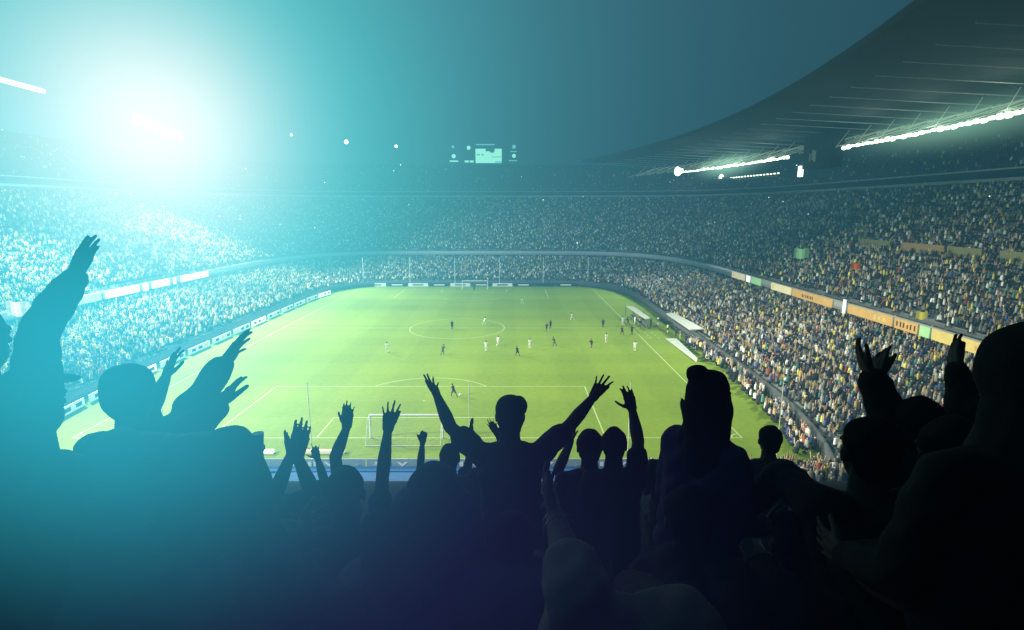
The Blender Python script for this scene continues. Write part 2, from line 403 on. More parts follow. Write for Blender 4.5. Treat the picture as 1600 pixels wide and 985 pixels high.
person('person whose small round head rises right of the long-haired silhouette with the top knot', 1201, 689, 4.6, 'purple', 1.0, hair='full')
# --- right side
person('person clapping two hands overhead in front of the lower right stand', 1428, 668, 2.1, 'black', 1.0,
       arms=[A('L', (1384, 655), (1362, 588), (1330, 535), 1.2, spread=.12, thumb=.6, curl=.3, ed=2.15, wd=2.2), A('R', (1396, 648), (1372, 592), (1374, 540), 1.9, spread=.1, thumb=.5, curl=.3, ed=2.2, wd=2.25)], hair='short', sleeve='long')
person('person in black with sloping left shoulder, standing below the clapping hands on the right', 1356, 706, 1.85, 'black', 1.0,
       arms=[A('L', (1222, 742), (1158, 800), (1120, 850), 1.0)], hair='short', sleeve='long', sh_drop=-.05)
person('hidden person with one thin arm raised against the orange balcony boards', 1534, 664, 2.1, 'black', 1.0,
       arms=[A('L', (1508, 632), (1495, 578), (1486, 526), 1.5, spread=.08, thumb=.2, ed=2.15, wd=2.2)], hair='short', sleeve='long')
person('person with the biggest darkest head, cut by the right edge of the picture', 1602, 596, 1.27, 'black', 1.0, hair='hood', sleeve='long')
person('person with a low round head just left of the biggest head', 1480, 712, 1.75, 'black', .98, hair='full', sleeve='long')
# --- the near row, low and dark
person('person in brown raising a forearm with bracelets at the bottom centre', 985, 1120, 1.25, 'brown', 1.0,
       arms=[A('L', (902, 930), (868, 808), (852, 730), 1.1, spread=.14, thumb=.4, ed=1.15, wd=1.45, hs=.95)], hair='full', sleeve='elbow')
person('stooping dark person low in front of the pair of heads, right of the bottom centre', 1075, 812, 2.05, 'black', 1.0, hair='full', sleeve='long', lean=.5)

person('dark person low behind the bent teal back at the left', 120, 830, 2.0, 'teal', 1.0, hair='short', sleeve='long', lean=.3)
person('dark person low right of the bent teal back', 425, 830, 2.1, 'slate', 1.0, hair='short', sleeve='long', lean=.3)
person('dark person low in front of the hooded person', 600, 850, 1.95, 'navy', 1.0, hair='short', sleeve='long', lean=.3)
person('dark person low under the man in the cap', 800, 850, 2.1, 'navy', 1.0, hair='full', sleeve='long', lean=.3)
person('dark person low under the small round head on the right', 1240, 850, 2.0, 'black', 1.0, hair='short', sleeve='long', lean=.3)

# things they hold or wear
cup = MB(); c0 = at(404, 690, 4.42); cup.bar(c0 + Vector((0, 0, -.06)), c0 + Vector((0, 0, .07)), .033, 14, .045)
tag(cup.build('cup', M['cup'], None, c0), 'dark plastic cup held up in a fist', 'cup')
for i, (t, lab) in enumerate(((.10, 'thin pale bracelet nearest the raised hand at the bottom centre'), (.22, 'thin pale bracelet lower on the raised forearm at the bottom centre'))):
    a = at(868, 808, 1.45); b = at(902, 930, 1.15); p = a.lerp(b, t); d = (b-a).normalized(); x = d.orthogonal().normalized(); y = d.cross(x)
    r = MB(); n = 24
    for k in range(n):
        q1, q2 = 2*PI*k/n, 2*PI*(k+1)/n; rr = .036+.004*i
        r.bar(p + (x*math.cos(q1)+y*math.sin(q1))*rr, p + (x*math.cos(q2)+y*math.sin(q2))*rr, .0022, 5)
    tag(r.build('bracelet', M['bangle'], None, p), lab, 'bracelet')

# ------------------------------------------------------------------ the near stand (steps under the spectators)
sb = MB()
for k in range(4, 46):
    y = -60 + k*.8; z = 25.45 - .4*k
    sb.box((8, y+.4, z-1.0), (90, .8, 2.0))
tag(sb.build('terrace', M['step']), 'dark concrete terrace steps under the spectators in the foreground', 'terrace')

# ------------------------------------------------------------------ pitch and ground
g = MB(); g.add([(-3000, -3000, -.3), (3000, -3000, -.3), (3000, 3000, -.3), (-3000, 3000, -.3)], [(0, 1, 2, 3)])
tag(g.build('ground', M['concrete_dark']), kind='structure')
gm = bpy.data.materials.new('turf'); gm.use_nodes = True; nt = gm.node_tree; bs = nt.nodes['Principled BSDF']
bs.inputs['Roughness'].default_value = .9; bs.inputs['Specular IOR Level'].default_value = .15
tc = nt.nodes.new('ShaderNodeTexCoord'); sp = nt.nodes.new('ShaderNodeSeparateXYZ'); nt.links.new(tc.outputs['Object'], sp.inputs[0])
def mth(op, a, b=None):
    n = nt.nodes.new('ShaderNodeMath'); n.operation = op
    for i, x in enumerate((a, b)):
        if x is None: continue
        if isinstance(x, (int, float)): n.inputs[i].default_value = x
        else: nt.links.new(x, n.inputs[i])
    return n.outputs[0]
n1 = nt.nodes.new('ShaderNodeTexNoise'); n1.inputs['Scale'].default_value = .06; n1.inputs['Detail'].default_value = 6; nt.links.new(tc.outputs['Object'], n1.inputs['Vector'])
n2 = nt.nodes.new('ShaderNodeTexNoise'); n2.inputs['Scale'].default_value = 1.4; n2.inputs['Detail'].default_value = 8; nt.links.new(tc.outputs['Object'], n2.inputs['Vector'])
st = mth('MULTIPLY', mth('MULTIPLY', mth('SINE', mth('MULTIPLY', sp.outputs['Y'], PI/5.5)), 4.0), 1.0)
stc = mth('MULTIPLY', mth('MINIMUM', mth('MAXIMUM', st, -1.0), 1.0), .045)
sx = mth('MULTIPLY', mth('MINIMUM', mth('MAXIMUM', mth('MULTIPLY', mth('SINE', mth('MULTIPLY', sp.outputs['X'], PI/5.67)), 4.0), -1.0), 1.0), .05)
fac = mth('ADD', mth('ADD', stc, sx), mth('ADD', mth('MULTIPLY', n1.outputs['Fac'], .5), mth('MULTIPLY', n2.outputs['Fac'], .5)))
mx = nt.nodes.new('ShaderNodeMix'); mx.data_type = 'RGBA'; nt.links.new(fac, mx.inputs['Factor'])
mx.inputs['A'].default_value = (.106, .170, .009, 1); mx.inputs['B'].default_value = (.248, .345, .026, 1)
nt.links.new(mx.outputs['Result'], bs.inputs['Base Color'])
g = MB(); g.add([(-50, -16, 0), (50, -16, 0), (50, 122, 0), (-50, 122, 0)], [(0, 1, 2, 3)])
tag(g.build('pitch', gm), kind='structure')
L = MB(); W = .07; zl = .008
def seg(x0, y0, x1, y1, z=zl, w=W):
    L.add([(x0-w if x0 == x1 else x0, y0-w if y0 == y1 else y0, z), (x1+w if x0 == x1 else x1, y0-w if y0 == y1 else y0, z),
           (x1+w if x0 == x1 else x1, y1+w if y0 == y1 else y1, z), (x0-w if x0 == x1 else x0, y1+w if y0 == y1 else y1, z)], [(0, 1, 2, 3)])
for x in (-34, 34): seg(x, 0, x, 105)
for y in (0, 52.5, 105): seg(-34+W, y, 34-W, y)
for y0, sgn in ((0, 1), (105, -1)):
    for hw, dp in ((20.16, 16.5), (9.16, 5.5)):
        for x in (-hw, hw): seg(x, min(y0, y0+sgn*dp)+W, x, max(y0, y0+sgn*dp)-W)
        seg(-hw-W, y0+sgn*dp, hw+W, y0+sgn*dp, zl+.001)
    seg(-.12, y0+sgn*11, .12, y0+sgn*11, zl, .12)
def arc(cx, cy, r, a0, a1, n=48):
    vs = []; fs = []
    for k in range(n+1):
        a = a0+(a1-a0)*k/n
        for rr in (r-W, r+W): vs.append((cx+rr*math.cos(a), cy+rr*math.sin(a), zl+.002))
        if k: fs.append((2*k-2, 2*k-1, 2*k+1, 2*k))
    L.add(vs, fs)
arc(0, 52.5, 9.15, 0, 2*PI, 96)
th = math.acos(5.5/9.15)
arc(0, 11, 9.15, PI/2-th, PI/2+th); arc(0, 94, 9.15, -PI/2-th, -PI/2+th)
for cx, cy, a in ((-34, 0, 0), (34, 0, PI/2), (34, 105, PI), (-34, 105, -PI/2)): arc(cx, cy, 1, a, a+PI/2, 10)
tag(L.build('pitch_marking', M['line']), kind='structure')
dk = MB()      # warm-up dashes beside the right touchline
for k in range(9):
    for x in (35.6, 37.0): dk.box((x, 44+k*2.2, .012), (.12, .9, .008))
tag(dk.build('touchline_dashes', M['line']), kind='structure')

# ------------------------------------------------------------------ bowl
CY = 52.5
def ring(aL, aR, b, n, N=1400):
    bN = b + max(0.0, min(1.0, (99.5-b)/38.5))*11 if b < 94 else b      # the front rows run on straight past the near goal line
    t = np.linspace(0, 2*PI, N, endpoint=False)
    c, s_ = np.cos(t), np.sin(t)
    a = np.where(c > 0, aR, aL)
    r = ((np.abs(c)/a)**n + (np.abs(s_)/np.where(s_ < 0, bN, b))**n)**(-1/n)
    return r*c, CY + r*s_
TIER = {'lower': ((42.5, 43, 61, 5, 1.3), (70, 70, 99.5, 4.5, 5.6), 27),
        'upper': ((65.3, 65.3, 94.8, 4.5, 8.0), (97, 97, 126.5, 4.5, 26.6), 38),
        'third': ((98.5, 98.5, 128, 4.5, 29.0), (113, 113, 142.5, 4.5, 40.5), 17)}
def lerp_ring(T, f, N=1400):
    a, b = T[0], T[1]; p = [a[i]+(b[i]-a[i])*f for i in range(5)]
    x, y = ring(p[0], p[1], p[2], p[3], N); return x, y, p[4]
YMIN = {'lower': -16, 'upper': -33, 'third': -38}
def grid_mesh(name, m, rows, parent=None, closed_cut=None):
    """rows: list of (x, y, z) arrays of one length; faces dropped where every corner lies behind the cut"""
    N = len(rows[0][0]); V = np.concatenate([np.stack([r[0], r[1], np.full(N, r[2]) if np.isscalar(r[2]) else r[2]], 1) for r in rows])
    F = []
    for j in range(len(rows)-1):
        k = np.arange(N); k2 = (k+1) % N
        q = np.stack([j*N+k, j*N+k2, (j+1)*N+k2, (j+1)*N+k], 1)
        if closed_cut is not None: q = q[V[q[:, 0], 1] > closed_cut]
        F.append(q)
    F = np.concatenate(F)
    me = bpy.data.meshes.new(name); me.vertices.add(len(V)); me.vertices.foreach_set('co', V.astype(np.float32).ravel())
    me.loops.add(F.size); me.loops.foreach_set('vertex_index', F.astype(np.int32).ravel())
    me.polygons.add(len(F)); me.polygons.foreach_set('loop_start', np.arange(0, F.size, 4, dtype=np.int32)); me.update(calc_edges=True)
    me.materials.append(m); o = bpy.data.objects.new(name, me); COL.objects.link(o); o.parent = parent
    return o
stands = {}
for nm, lab in (('lower', 'lower tier of concrete seating ringing the pitch below the balcony band'), ('upper', 'upper tier of concrete seating above the balcony band'), ('third', 'steep top tier of seating in the dark under the roof and scoreboard')):
    T = TIER[nm]; R_ = T[2]; rows = []
    N = 420
    for r in range(R_):
        x, y, z = lerp_ring(T, r/R_, N); x2, y2, z2 = lerp_ring(T, (r+1)/R_, N)
        rows.append((x, y, z)); rows.append((x2, y2, z))
    x, y, z = lerp_ring(T, 1, N); rows.append((x, y, z+ (1.0 if nm != 'lower' else 2.2)))
    rows.append((x*1.004, CY+(y-CY)*1.004, -.2))
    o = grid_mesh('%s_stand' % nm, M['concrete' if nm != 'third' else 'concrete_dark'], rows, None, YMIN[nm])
    tag(o, lab, 'stand'); stands[nm] = o
# front walls and balcony bands are parts of their stand
def band(name, par, m, a, b, n, z0, z1, th, cut, N=420):
    x0, y0 = ring(a[0], a[1], b, n, N); x1, y1 = ring(a[0]+th, a[1]+th, b+th, n, N)
    return grid_mesh(name, m, [(x1, y1, z0), (x0, y0, z0), (x0, y0, z1), (x1, y1, z1)], par, cut)
band('front_wall', stands['lower'], M['wall_mid'], (42.3, 42.8), 60.8, 5, 0, 1.5, .25, -16)
band('balcony_band', stands['upper'], M['fascia'], (64.6, 64.6), 94.1, 4.5, 6.5, 7.9, .6, -33)
band('balcony_rail', stands['upper'], M['steel'], (64.5, 64.5), 94.0, 4.5, 8.5, 8.58, .06, -33)
band('soffit', stands['upper'], M['concrete_dark'], (65.3, 65.3), 94.8, 4.5, 6.5, 6.6, 7, -33)
band('parapet', stands['third'], M['fascia'], (97.2, 97.2), 126.7, 4.5, 27.0, 28.2, .5, -38)
band('rail', stands['third'], M['fascia'], (97.0, 97.0), 126.5, 4.5, 29.6, 29.9, .3, -38)

# ------------------------------------------------------------------ the crowd (nobody could count it)
def tmpl(raised):
    v = []; f = []; part = []
    def bx(c, s, p, taper=1.0):
        n = len(v)
        for z in (-1, 1):
            k = taper if z > 0 else 1
            for x, y in ((-1, -1), (1, -1), (1, 1), (-1, 1)): v.append((c[0]+x*s[0]/2*k, c[1]+y*s[1]/2*k, c[2]+z*s[2]/2)); part.append(p)
        f.extend([(n, n+1, n+5, n+4), (n+1, n+2, n+6, n+5), (n+2, n+3, n+7, n+6), (n+3, n, n+4, n+7), (n+4, n+5, n+6, n+7)])
    bx((0, 0, .72), (.40, .24, .62), 0, .82)
    bx((0, .12, .30), (.36, .36, .28), 2)
    n = len(v)                                        # head
    for p in ((0, 0, 1.04), (.1, 0, 1.17), (0, .11, 1.17), (-.1, 0, 1.17), (0, -.11, 1.17), (0, 0, 1.31)): v.append(p); part.append(1 if p[2] < 1.25 else 3)
    for k in range(4): f.append((n, n+1+(k+1) % 4, n+1+k, n)); f.append((n+5, n+1+k, n+1+(k+1) % 4, n+5))
    if raised:
        for q in (-1, 1):
            n = len(v)
            for z, x, w in ((.95, .2*q, .05), (1.5, .30*q, .04)):
                for a, b in ((-1, -1), (1, -1), (1, 1), (-1, 1)): v.append((x+a*w, .1+b*w, z)); part.append(1)
            f.extend([(n, n+1, n+5, n+4), (n+1, n+2, n+6, n+5), (n+2, n+3, n+7, n+6), (n+3, n, n+4, n+7), (n+4, n+5, n+6, n+7)])
    return np.array(v, np.float32), f, np.array(part)
TA, TB = tmpl(False), tmpl(True)
SHIRTS = np.array([(.02, .02, .03)]*7 + [(.04, .04, .06)]*7 + [(.10, .11, .14)]*4 + [(.78, .80, .78)]*4 + [(.45, .45, .42)]*3 + [(.85, .72, .16)]*2 + [(.30, .07, .05)] + [(.07, .10, .28)]*2 + [(.10, .30, .28)] + [(.25, .24, .20)]*3 + [(.4, .28, .14)]*2, np.float32)
SKIN = np.array([(.40, .26, .17), (.55, .38, .27), (.30, .19, .12), (.62, .45, .33)], np.float32)
def crowd_points(T, nm, spacing, keep):
    P_ = []
    for r in range(T[2]):
        x, y, _ = lerp_ring(T, (r+.5)/T[2], 2400); z = T[0][4] + (T[1][4]-T[0][4])*r/T[2]
        X = np.append(x, x[0]); Y = np.append(y, y[0]); dl = np.hypot(np.diff(X), np.diff(Y)); cum = np.concatenate([[0], np.cumsum(dl)])
        n = int(cum[-1]/spacing); s_ = (np.arange(n)+RNG.uniform(-.22, .22, n))*spacing % cum[-1]
        px, py = np.interp(s_, cum, X), np.interp(s_, cum, Y)
        aisle = ((s_/cum[-1]*34) % 1) < .035                      # stairways
        ok = (py > YMIN[nm]+1.0) & ~aisle & (RNG.random(n) < (keep(r/T[2]) if callable(keep) else keep))
        th_ = s_/cum[-1]*2*PI; cl_ = .5+.25*np.sin(th_*23+r*.9+1)+.25*np.sin(th_*41-r*.6+2)*np.sin(r*.5+th_*7)
        ok &= RNG.random(n) < .72+.42*cl_
        px, py = px[ok], py[ok]
        P_.append(np.stack([px, py, np.full(len(px), z), np.arctan2(CY-py, -px*.8)-PI/2, np.full(len(px), r/T[2])], 1))
    return np.concatenate(P_)
def crowd_mesh(name, P_, label, flags=0.0, bright=None, cat='crowd'):
    Vs, Fs, Cs, off = [], [], [], 0
    rs = RNG.random(len(P_)) < .14
    for T_, sel in ((TA, ~rs), (TB, rs)):
        Q = P_[sel]; n = len(Q); tv, tf, tp = T_
        if not n: continue
        a = Q[:, 3] + RNG.normal(0, .35, n); sc_ = RNG.uniform(.86, 1.12, n); standing = np.where(RNG.random(n) < .55, .42, 0)
        ca, sa = np.cos(a), np.sin(a)
        x = tv[None, :, 0]*sc_[:, None]; y = tv[None, :, 1]*sc_[:, None]; z = tv[None, :, 2]*sc_[:, None] + standing[:, None]
        lx = RNG.normal(0, .06, n)[:, None]*tv[None, :, 2]
        x = x+lx
        V = np.stack([ca[:, None]*x - sa[:, None]*y + Q[:, 0:1], sa[:, None]*x + ca[:, None]*y + Q[:, 1:2], z + Q[:, 2:3]], 2)
        sh = SHIRTS[RNG.integers(0, len(SHIRTS), n)]*RNG.uniform(.6, 1.1, (n, 1)); sk = SKIN[RNG.integers(0, 4, n)]
        hair_ = np.where(RNG.random((n, 1)) < .75, .03, .35)*np.ones((1, 3)); tr = np.full((n, 3), .025)
        if bright is not None:
            k = bright(Q)[:, None]; sh = sh*k; sk = sk*k
        C = np.zeros((n, len(tv), 4)); C[..., 3] = 1
        for p, c in ((0, sh), (1, sk), (2, tr), (3, hair_)): C[:, tp == p, :3] = c[:, None, :]
        tf4 = np.array(tf); F = (np.arange(n)[:, None, None]*len(tv) + tf4[None]) + off
        Vs.append(V.reshape(-1, 3)); Fs.append(F.reshape(-1, 4)); Cs.append(C.reshape(-1, 4)); off += V.shape[0]*V.shape[1]
    V = np.concatenate(Vs); F = np.concatenate(Fs); C = np.concatenate(Cs)
    tri = F[:, 0] == F[:, 3]
    lens = np.where(tri, 3, 4); starts = np.concatenate([[0], np.cumsum(lens)[:-1]])
    mask = np.ones(F.shape, bool); mask[tri, 3] = False; loops = F[mask]
    me = bpy.data.meshes.new(name); me.vertices.add(len(V)); me.vertices.foreach_set('co', V.astype(np.float32).ravel())
    me.loops.add(len(loops)); me.loops.foreach_set('vertex_index', loops.astype(np.int32))
    me.polygons.add(len(F)); me.polygons.foreach_set('loop_start', starts.astype(np.int32)); me.update(calc_edges=True)
    at_ = me.attributes.new('tint', 'FLOAT_COLOR', 'POINT'); at_.data.foreach_set('color', C.astype(np.float32).ravel())
    me.materials.append(CROWD); o = bpy.data.objects.new(name, me); COL.objects.link(o)
    return tag(o, label, cat, kind='stuff')
CROWD = bpy.data.materials.new('crowd_cloth'); CROWD.use_nodes = True
_b = CROWD.node_tree.nodes['Principled BSDF']; _b.inputs['Roughness'].default_value = .85; _b.inputs['Specular IOR Level'].default_value = .15
_a = CROWD.node_tree.nodes.new('ShaderNodeAttribute'); _a.attribute_name = 'tint'; CROWD.node_tree.links.new(_a.outputs['Color'], _b.inputs['Base Color'])
P1 = crowd_points(TIER['lower'], 'lower', .58, lambda f: .96 if f < .86 else .35)
crowd_mesh('crowd', P1, 'dense lit crowd of spectators filling the lower tier around the pitch')
P2 = crowd_points(TIER['upper'], 'upper', .60, lambda f: .95 - .55*max(0, f-.5))
crowd_mesh('crowd', P2, 'crowd of spectators filling the upper tier above the balcony band, darker towards its top')
P3 = crowd_points(TIER['third'], 'third', .9, .22)
crowd_mesh('crowd', P3, 'sparse dark crowd on the steep top tier')
stw = []
for k in range(190):
    y = random.uniform(-4, 40); x_, y_ = ring(42.3, 42.8, 60.8, 5, 4000); ok = x_ > 0; xx = np.interp(y, y_[ok][np.argsort(y_[ok])], x_[ok][np.argsort(y_[ok])])
    stw.append((xx-random.choice((.7, 1.5, 2.3)), y, 0, PI/2, 0))
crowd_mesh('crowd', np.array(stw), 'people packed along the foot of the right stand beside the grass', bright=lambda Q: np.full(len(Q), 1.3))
# the block behind the near goal, seen between the silhouettes
nb = MB(); npnt = []
for r in range(14):
    y = -9.6 - r*.95; z = 1.0 + r*.38
    nb.box((2, y-.47, z/2-.02), (82, .95, z+.04))
    for k in range(130):
        x = -38 + k*.62 + random.uniform(-.1, .1)
        if random.random() < (.0 if -9.5 < x < 21.5 else .85): npnt.append((x, y-.4, z, 0, 0))
tag(nb.build('terrace', M['concrete']), 'concrete terrace behind the near goal, below the foreground spectators', 'terrace')
crowd_mesh('crowd', np.array(npnt), 'few spectators behind the blue banners below the near goal')
tarp = MB()
for r in range(14):
    y = -9.6 - r*.95; z = 1.0 + r*.38
    tarp.add([(-9, y+.02, z+.47-.38), (21, y+.02, z+.47-.38), (21, y-.93, z+.47), (-9, y-.93, z+.47)], [(0, 1, 2, 3)])
tag(tarp.build('seat_cover', M['blue']), 'blue sheet covering the empty seats behind the near goal', 'seat cover')

# walls of the exits in the upper tier on the right
def on_ring(T, f, y, side=1):
    x_, y_, z_ = lerp_ring(T, f, 2400)
    ok = np.where(x_*side > 0)[0]; k = ok[np.argmin(abs(y_[ok]-y))]; return Vector((x_[k], y_[k], z_))
for y0, y1, m, lab in ((46, 55, 'gold_wall2', 'short olive exit wall farthest along the upper right stand'), (33.5, 43, 'gold_wall', 'brown exit wall in the middle of the upper right stand'),
                       (26.5, 33, 'gold_wall2', 'olive exit wall on the upper right stand beside the brown one'), (17, 23.5, 'gold_wall2', 'dark olive exit wall nearest on the upper right stand')):
    a = on_ring(TIER['upper'], .40, y0); b = on_ring(TIER['upper'], .40, y1); w = MB()
    c = (a+b)/2; w.box(c + Vector((0, 0, 1.0)), (.3, (b-a).length, 1.5), math.atan2(-(b-a).x, (b-a).y))
    w.box(c + Vector((.9, 0, .4)), (1.6, .3, 1.2)); tag(w.build('exit_wall', M[m], None, c), lab, 'wall')
# a few flags and banners held up in the crowd
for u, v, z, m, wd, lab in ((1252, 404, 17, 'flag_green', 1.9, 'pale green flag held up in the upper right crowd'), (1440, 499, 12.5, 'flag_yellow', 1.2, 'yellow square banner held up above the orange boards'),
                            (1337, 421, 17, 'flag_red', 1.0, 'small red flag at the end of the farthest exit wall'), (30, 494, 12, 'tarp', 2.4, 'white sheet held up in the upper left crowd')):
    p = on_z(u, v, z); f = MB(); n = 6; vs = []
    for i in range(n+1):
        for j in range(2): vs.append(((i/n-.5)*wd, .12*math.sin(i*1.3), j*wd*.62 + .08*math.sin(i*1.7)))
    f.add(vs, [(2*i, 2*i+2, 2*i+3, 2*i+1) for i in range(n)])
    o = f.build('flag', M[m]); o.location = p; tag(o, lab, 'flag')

# ------------------------------------------------------------------ boards on the balcony and round the pitch
def strip_on(ringp, side, y0, y1, z0, z1, off, n=6, thick=.12, end=False):
    """points of a slab following a ring between two depths"""
    x_, y_ = ring(*ringp, 4000)
    sel = (x_*side > 0) & (y_ >= min(y0, y1)) & (y_ <= max(y0, y1))
    xs, ys = x_[sel], y_[sel]; o = np.argsort(ys); xs, ys = xs[o], ys[o]
    yy = np.linspace(ys[0], ys[-1], n); xx = np.interp(yy, ys, xs) - side*off
    return [(a, b) for a, b in zip(xx, yy)]
def slab(mb, pts, z0, z1, side, th):
    v = []
    for x, y in pts: v += [(x, y, z0), (x, y, z1), (x-side*th, y, z1), (x-side*th, y, z0)]
    f = [(0, 1, 2, 3), tuple(4*(len(pts)-1)+k for k in (3, 2, 1, 0))]
    for i in range(len(pts)-1):
        a = 4*i; b = a+4
        for k in range(4): f.append((a+k, b+k, b+(k+1) % 4, a+(k+1) % 4))
    mb.add(v, f)
FR = (64.6, 64.6, 94.1, 4.5)
def balcony_board(side, y0, y1, m, lab, marks=(), z0=6.45, z1=7.85):
    pts = strip_on(FR, side, y0, y1, z0, z1, .06); mb = MB(); slab(mb, pts, z0, z1, side, .14)
    c = Vector((pts[0][0], pts[0][1], z0)); root = mb.build('advertising_board', M[m], None, c)
    tag(root, lab, 'board')
    for (ya, yb, za, zb, mm) in marks:
        p2 = strip_on(FR, side, ya, yb, 0, 1, .205, 4); q = MB(); slab(q, p2, za, zb, side, .03)
        q.v = [(x-c.x, y-c.y, z-c.z) for x, y, z in q.v]; q.build('emblem', M[mm], root)
    return root
def glyphs(y0, y1, n, m='board_mark', z0=6.8, z1=7.5):
    r = []; w = (y1-y0)/n
    for k in range(n):
        a = y0+w*k; h = random.choice((0, .15)); r.append((a+w*.12, a+w*.72, z0, z1-h, m))
    return tuple(r)
balcony_board(-1, 48, 57.5, 'board_white', 'glowing white board nearest on the left balcony')
balcony_board(-1, 58.6, 60.3, 'board_white', 'small round-cornered white board between two dark gaps on the left balcony', z0=6.3, z1=7.95)
balcony_board(-1, 61.4, 67.5, 'board_white', 'glowing white board right of the two dark gaps on the left balcony')
balcony_board(-1, 68.8, 69.9, 'board_white', 'tiny white board between white panels on the left balcony', z0=6.4, z1=7.7)
balcony_board(-1, 71.5, 83, 'board_white', 'glowing white board farthest along the left balcony')
balcony_board(-1, 40, 47, 'board_side', 'dim pale board at the near end of the left balcony')
balcony_board(1, 74, 81.5, 'board_cream', 'cream and yellow board farthest along the right balcony', glyphs(79.8, 81.3, 1, 'board_yellow'))
balcony_board(1, 71.2, 73.2, 'board_white', 'small white board beside the green one on the right balcony')
balcony_board(1, 65.5, 70.5, 'board_green', 'bright green board on the right balcony')
balcony_board(1, 52.5, 60.8, 'board_cream', 'cream board with a yellow end on the right balcony', glyphs(59.3, 60.6, 1, 'board_yellow'))
balcony_board(1, 38.5, 52, 'board_orange', 'dull orange board beside the cream one on the right balcony', glyphs(44.5, 48.5, 7))
balcony_board(1, 23.5, 34.2, 'board_orange', 'orange board right of the pale post on the right balcony', glyphs(25, 28, 3, 'board_yellow'))
balcony_board(1, 18.6, 23.2, 'board_orange', 'short bright orange board with dark letters on the right balcony', glyphs(18.9, 23, 6))
balcony_board(1, 16.4, 18.3, 'board_green', 'short pale green board among the orange ones on the right balcony')
balcony_board(1, 3, 16.1, 'board_yellow', 'long yellow board nearest on the right balcony', glyphs(6, 9.2, 6, 'board_orange'))
for i, (y, lab) in enumerate(((36, 'pale post between orange boards on the right balcony'),)):
    p = MB(); p.box((64.15, y-1.2, 7.4), (.3, .4, 2.2)); tag(p.build('balcony_post', M['board_white'], None, (64.15, y-1.2, 6.3)), lab, 'post')
# pitch-side boards: left side, far end
LR = (40.6, 45.3, 59.4, 5)
lb = [(-1, 3+k*7.2, 9.4+k*7.2) for k in range(13)]
nth = ['nearest', 'second nearest', 'third nearest', 'fourth nearest', 'fifth nearest', 'sixth nearest', 'middle', 'sixth farthest', 'fifth farthest', 'fourth farthest', 'third farthest', 'second farthest', 'farthest']
for i, (sd, a, b) in enumerate(lb):
    pts = strip_on(LR, sd, a, b, 0, 1, 0, 4); mb = MB(); slab(mb, pts, .03, 1.0, sd, .1)
    c = Vector((pts[0][0], pts[0][1], 0)); r = mb.build('perimeter_board', M['board_side'] if i % 5 != 2 else M['board_white'], None, c)
    tag(r, '%s of the pale advertising boards along the left touchline' % nth[i], 'board', 'boards along the left touchline')
    for k in range(3):
        q = MB(); ya = a+1+k*1.9; p2 = strip_on(LR, sd, ya, ya+1.1, 0, 1, .115, 2); slab(q, p2, .3, .75, sd, .02)
        q.v = [(x-c.x, y-c.y, z-c.z) for x, y, z in q.v]; q.build('emblem', M['board_dark' if (i+k) % 3 else 'board_orange'], r)
for i in range(10):
    x = -30 + i*6.3; mb = MB(); mb.box((x, 110.8, .52), (5.9, .1, .95))
    c = Vector((x, 110.8, 0)); r = mb.build('perimeter_board', M['board_side' if i % 2 == 0 and i < 7 else 'board_dark'], None, c)
    tag(r, ('%s from the left of the advertising boards behind the far goal' % ['first', 'second', 'third', 'fourth', 'fifth', 'sixth', 'seventh', 'eighth', 'ninth', 'tenth'][i]), 'board', 'boards behind the far goal')
    q = MB(); q.box((0, -.065, .5), (3.2, .02, .35)); q.build('emblem', M['board_dark' if i % 2 == 0 else 'board_side'], r)
# near end: pale board over blue banner
for i in range(9):
    x = -24 + i*6.3; mb = MB(); mb.box((x, -8.2, 1.15), (6.2, .12, 1.0)); mb.box((x-2.4, -8.35, .6), (.1, .1, 1.2)); mb.box((x+2.4, -8.35, .6), (.1, .1, 1.2))
    r = mb.build('banner_board', M['board_end'], None, (x, -8.2, 0))
    tag(r, '%s from the left of the pale banners along the near end' % ['first', 'second', 'third', 'fourth', 'fifth', 'sixth', 'seventh', 'eighth', 'ninth'][i], 'banner', 'pale banners along the near end')
    q = MB(); q.add([(-.5, -.08, 1.4), (0, -.08, .95), (.5, -.08, 1.4), (.2, -.08, 1.4), (0, -.08, 1.2), (-.2, -.08, 1.4)], [(0, 1, 4, 5), (1, 2, 3, 4)])
    for k in range(3): q.box((-2.2+k*.5, -.08, 1.2), (.3, .02, .4))
    q.add([(-.5, 0, 1.66), (.5, 0, 1.66), (.5, .05, 1.66), (-.5, .05, 1.66)], [(0, 1, 2, 3)])
    q.build('emblem', M['board_side'], r)
bb = MB(); bb.box((-24+4*6.3, -8.95, .6), (57, .9, 1.0)); tag(bb.build('blue_banner', M['blue'], None, (1, -8.9, .4)), 'long blue banner draped along the near end below the goal', 'banner')
wb = MB(); wb.box((-16.5, -3.6, .2), (9, .4, .3)); tag(wb.build('perimeter_board', M['board_white'], None, (-16.5, -3.6, 0)), 'white board lying left of the near goal line', 'board')
wb = MB(); wb.box((-7.5, -3.6, .2), (4.5, .4, .3)); tag(wb.build('perimeter_board', M['board_cream'], None, (-7, -3.6, 0)), 'cream board beside the near goal net', 'board')

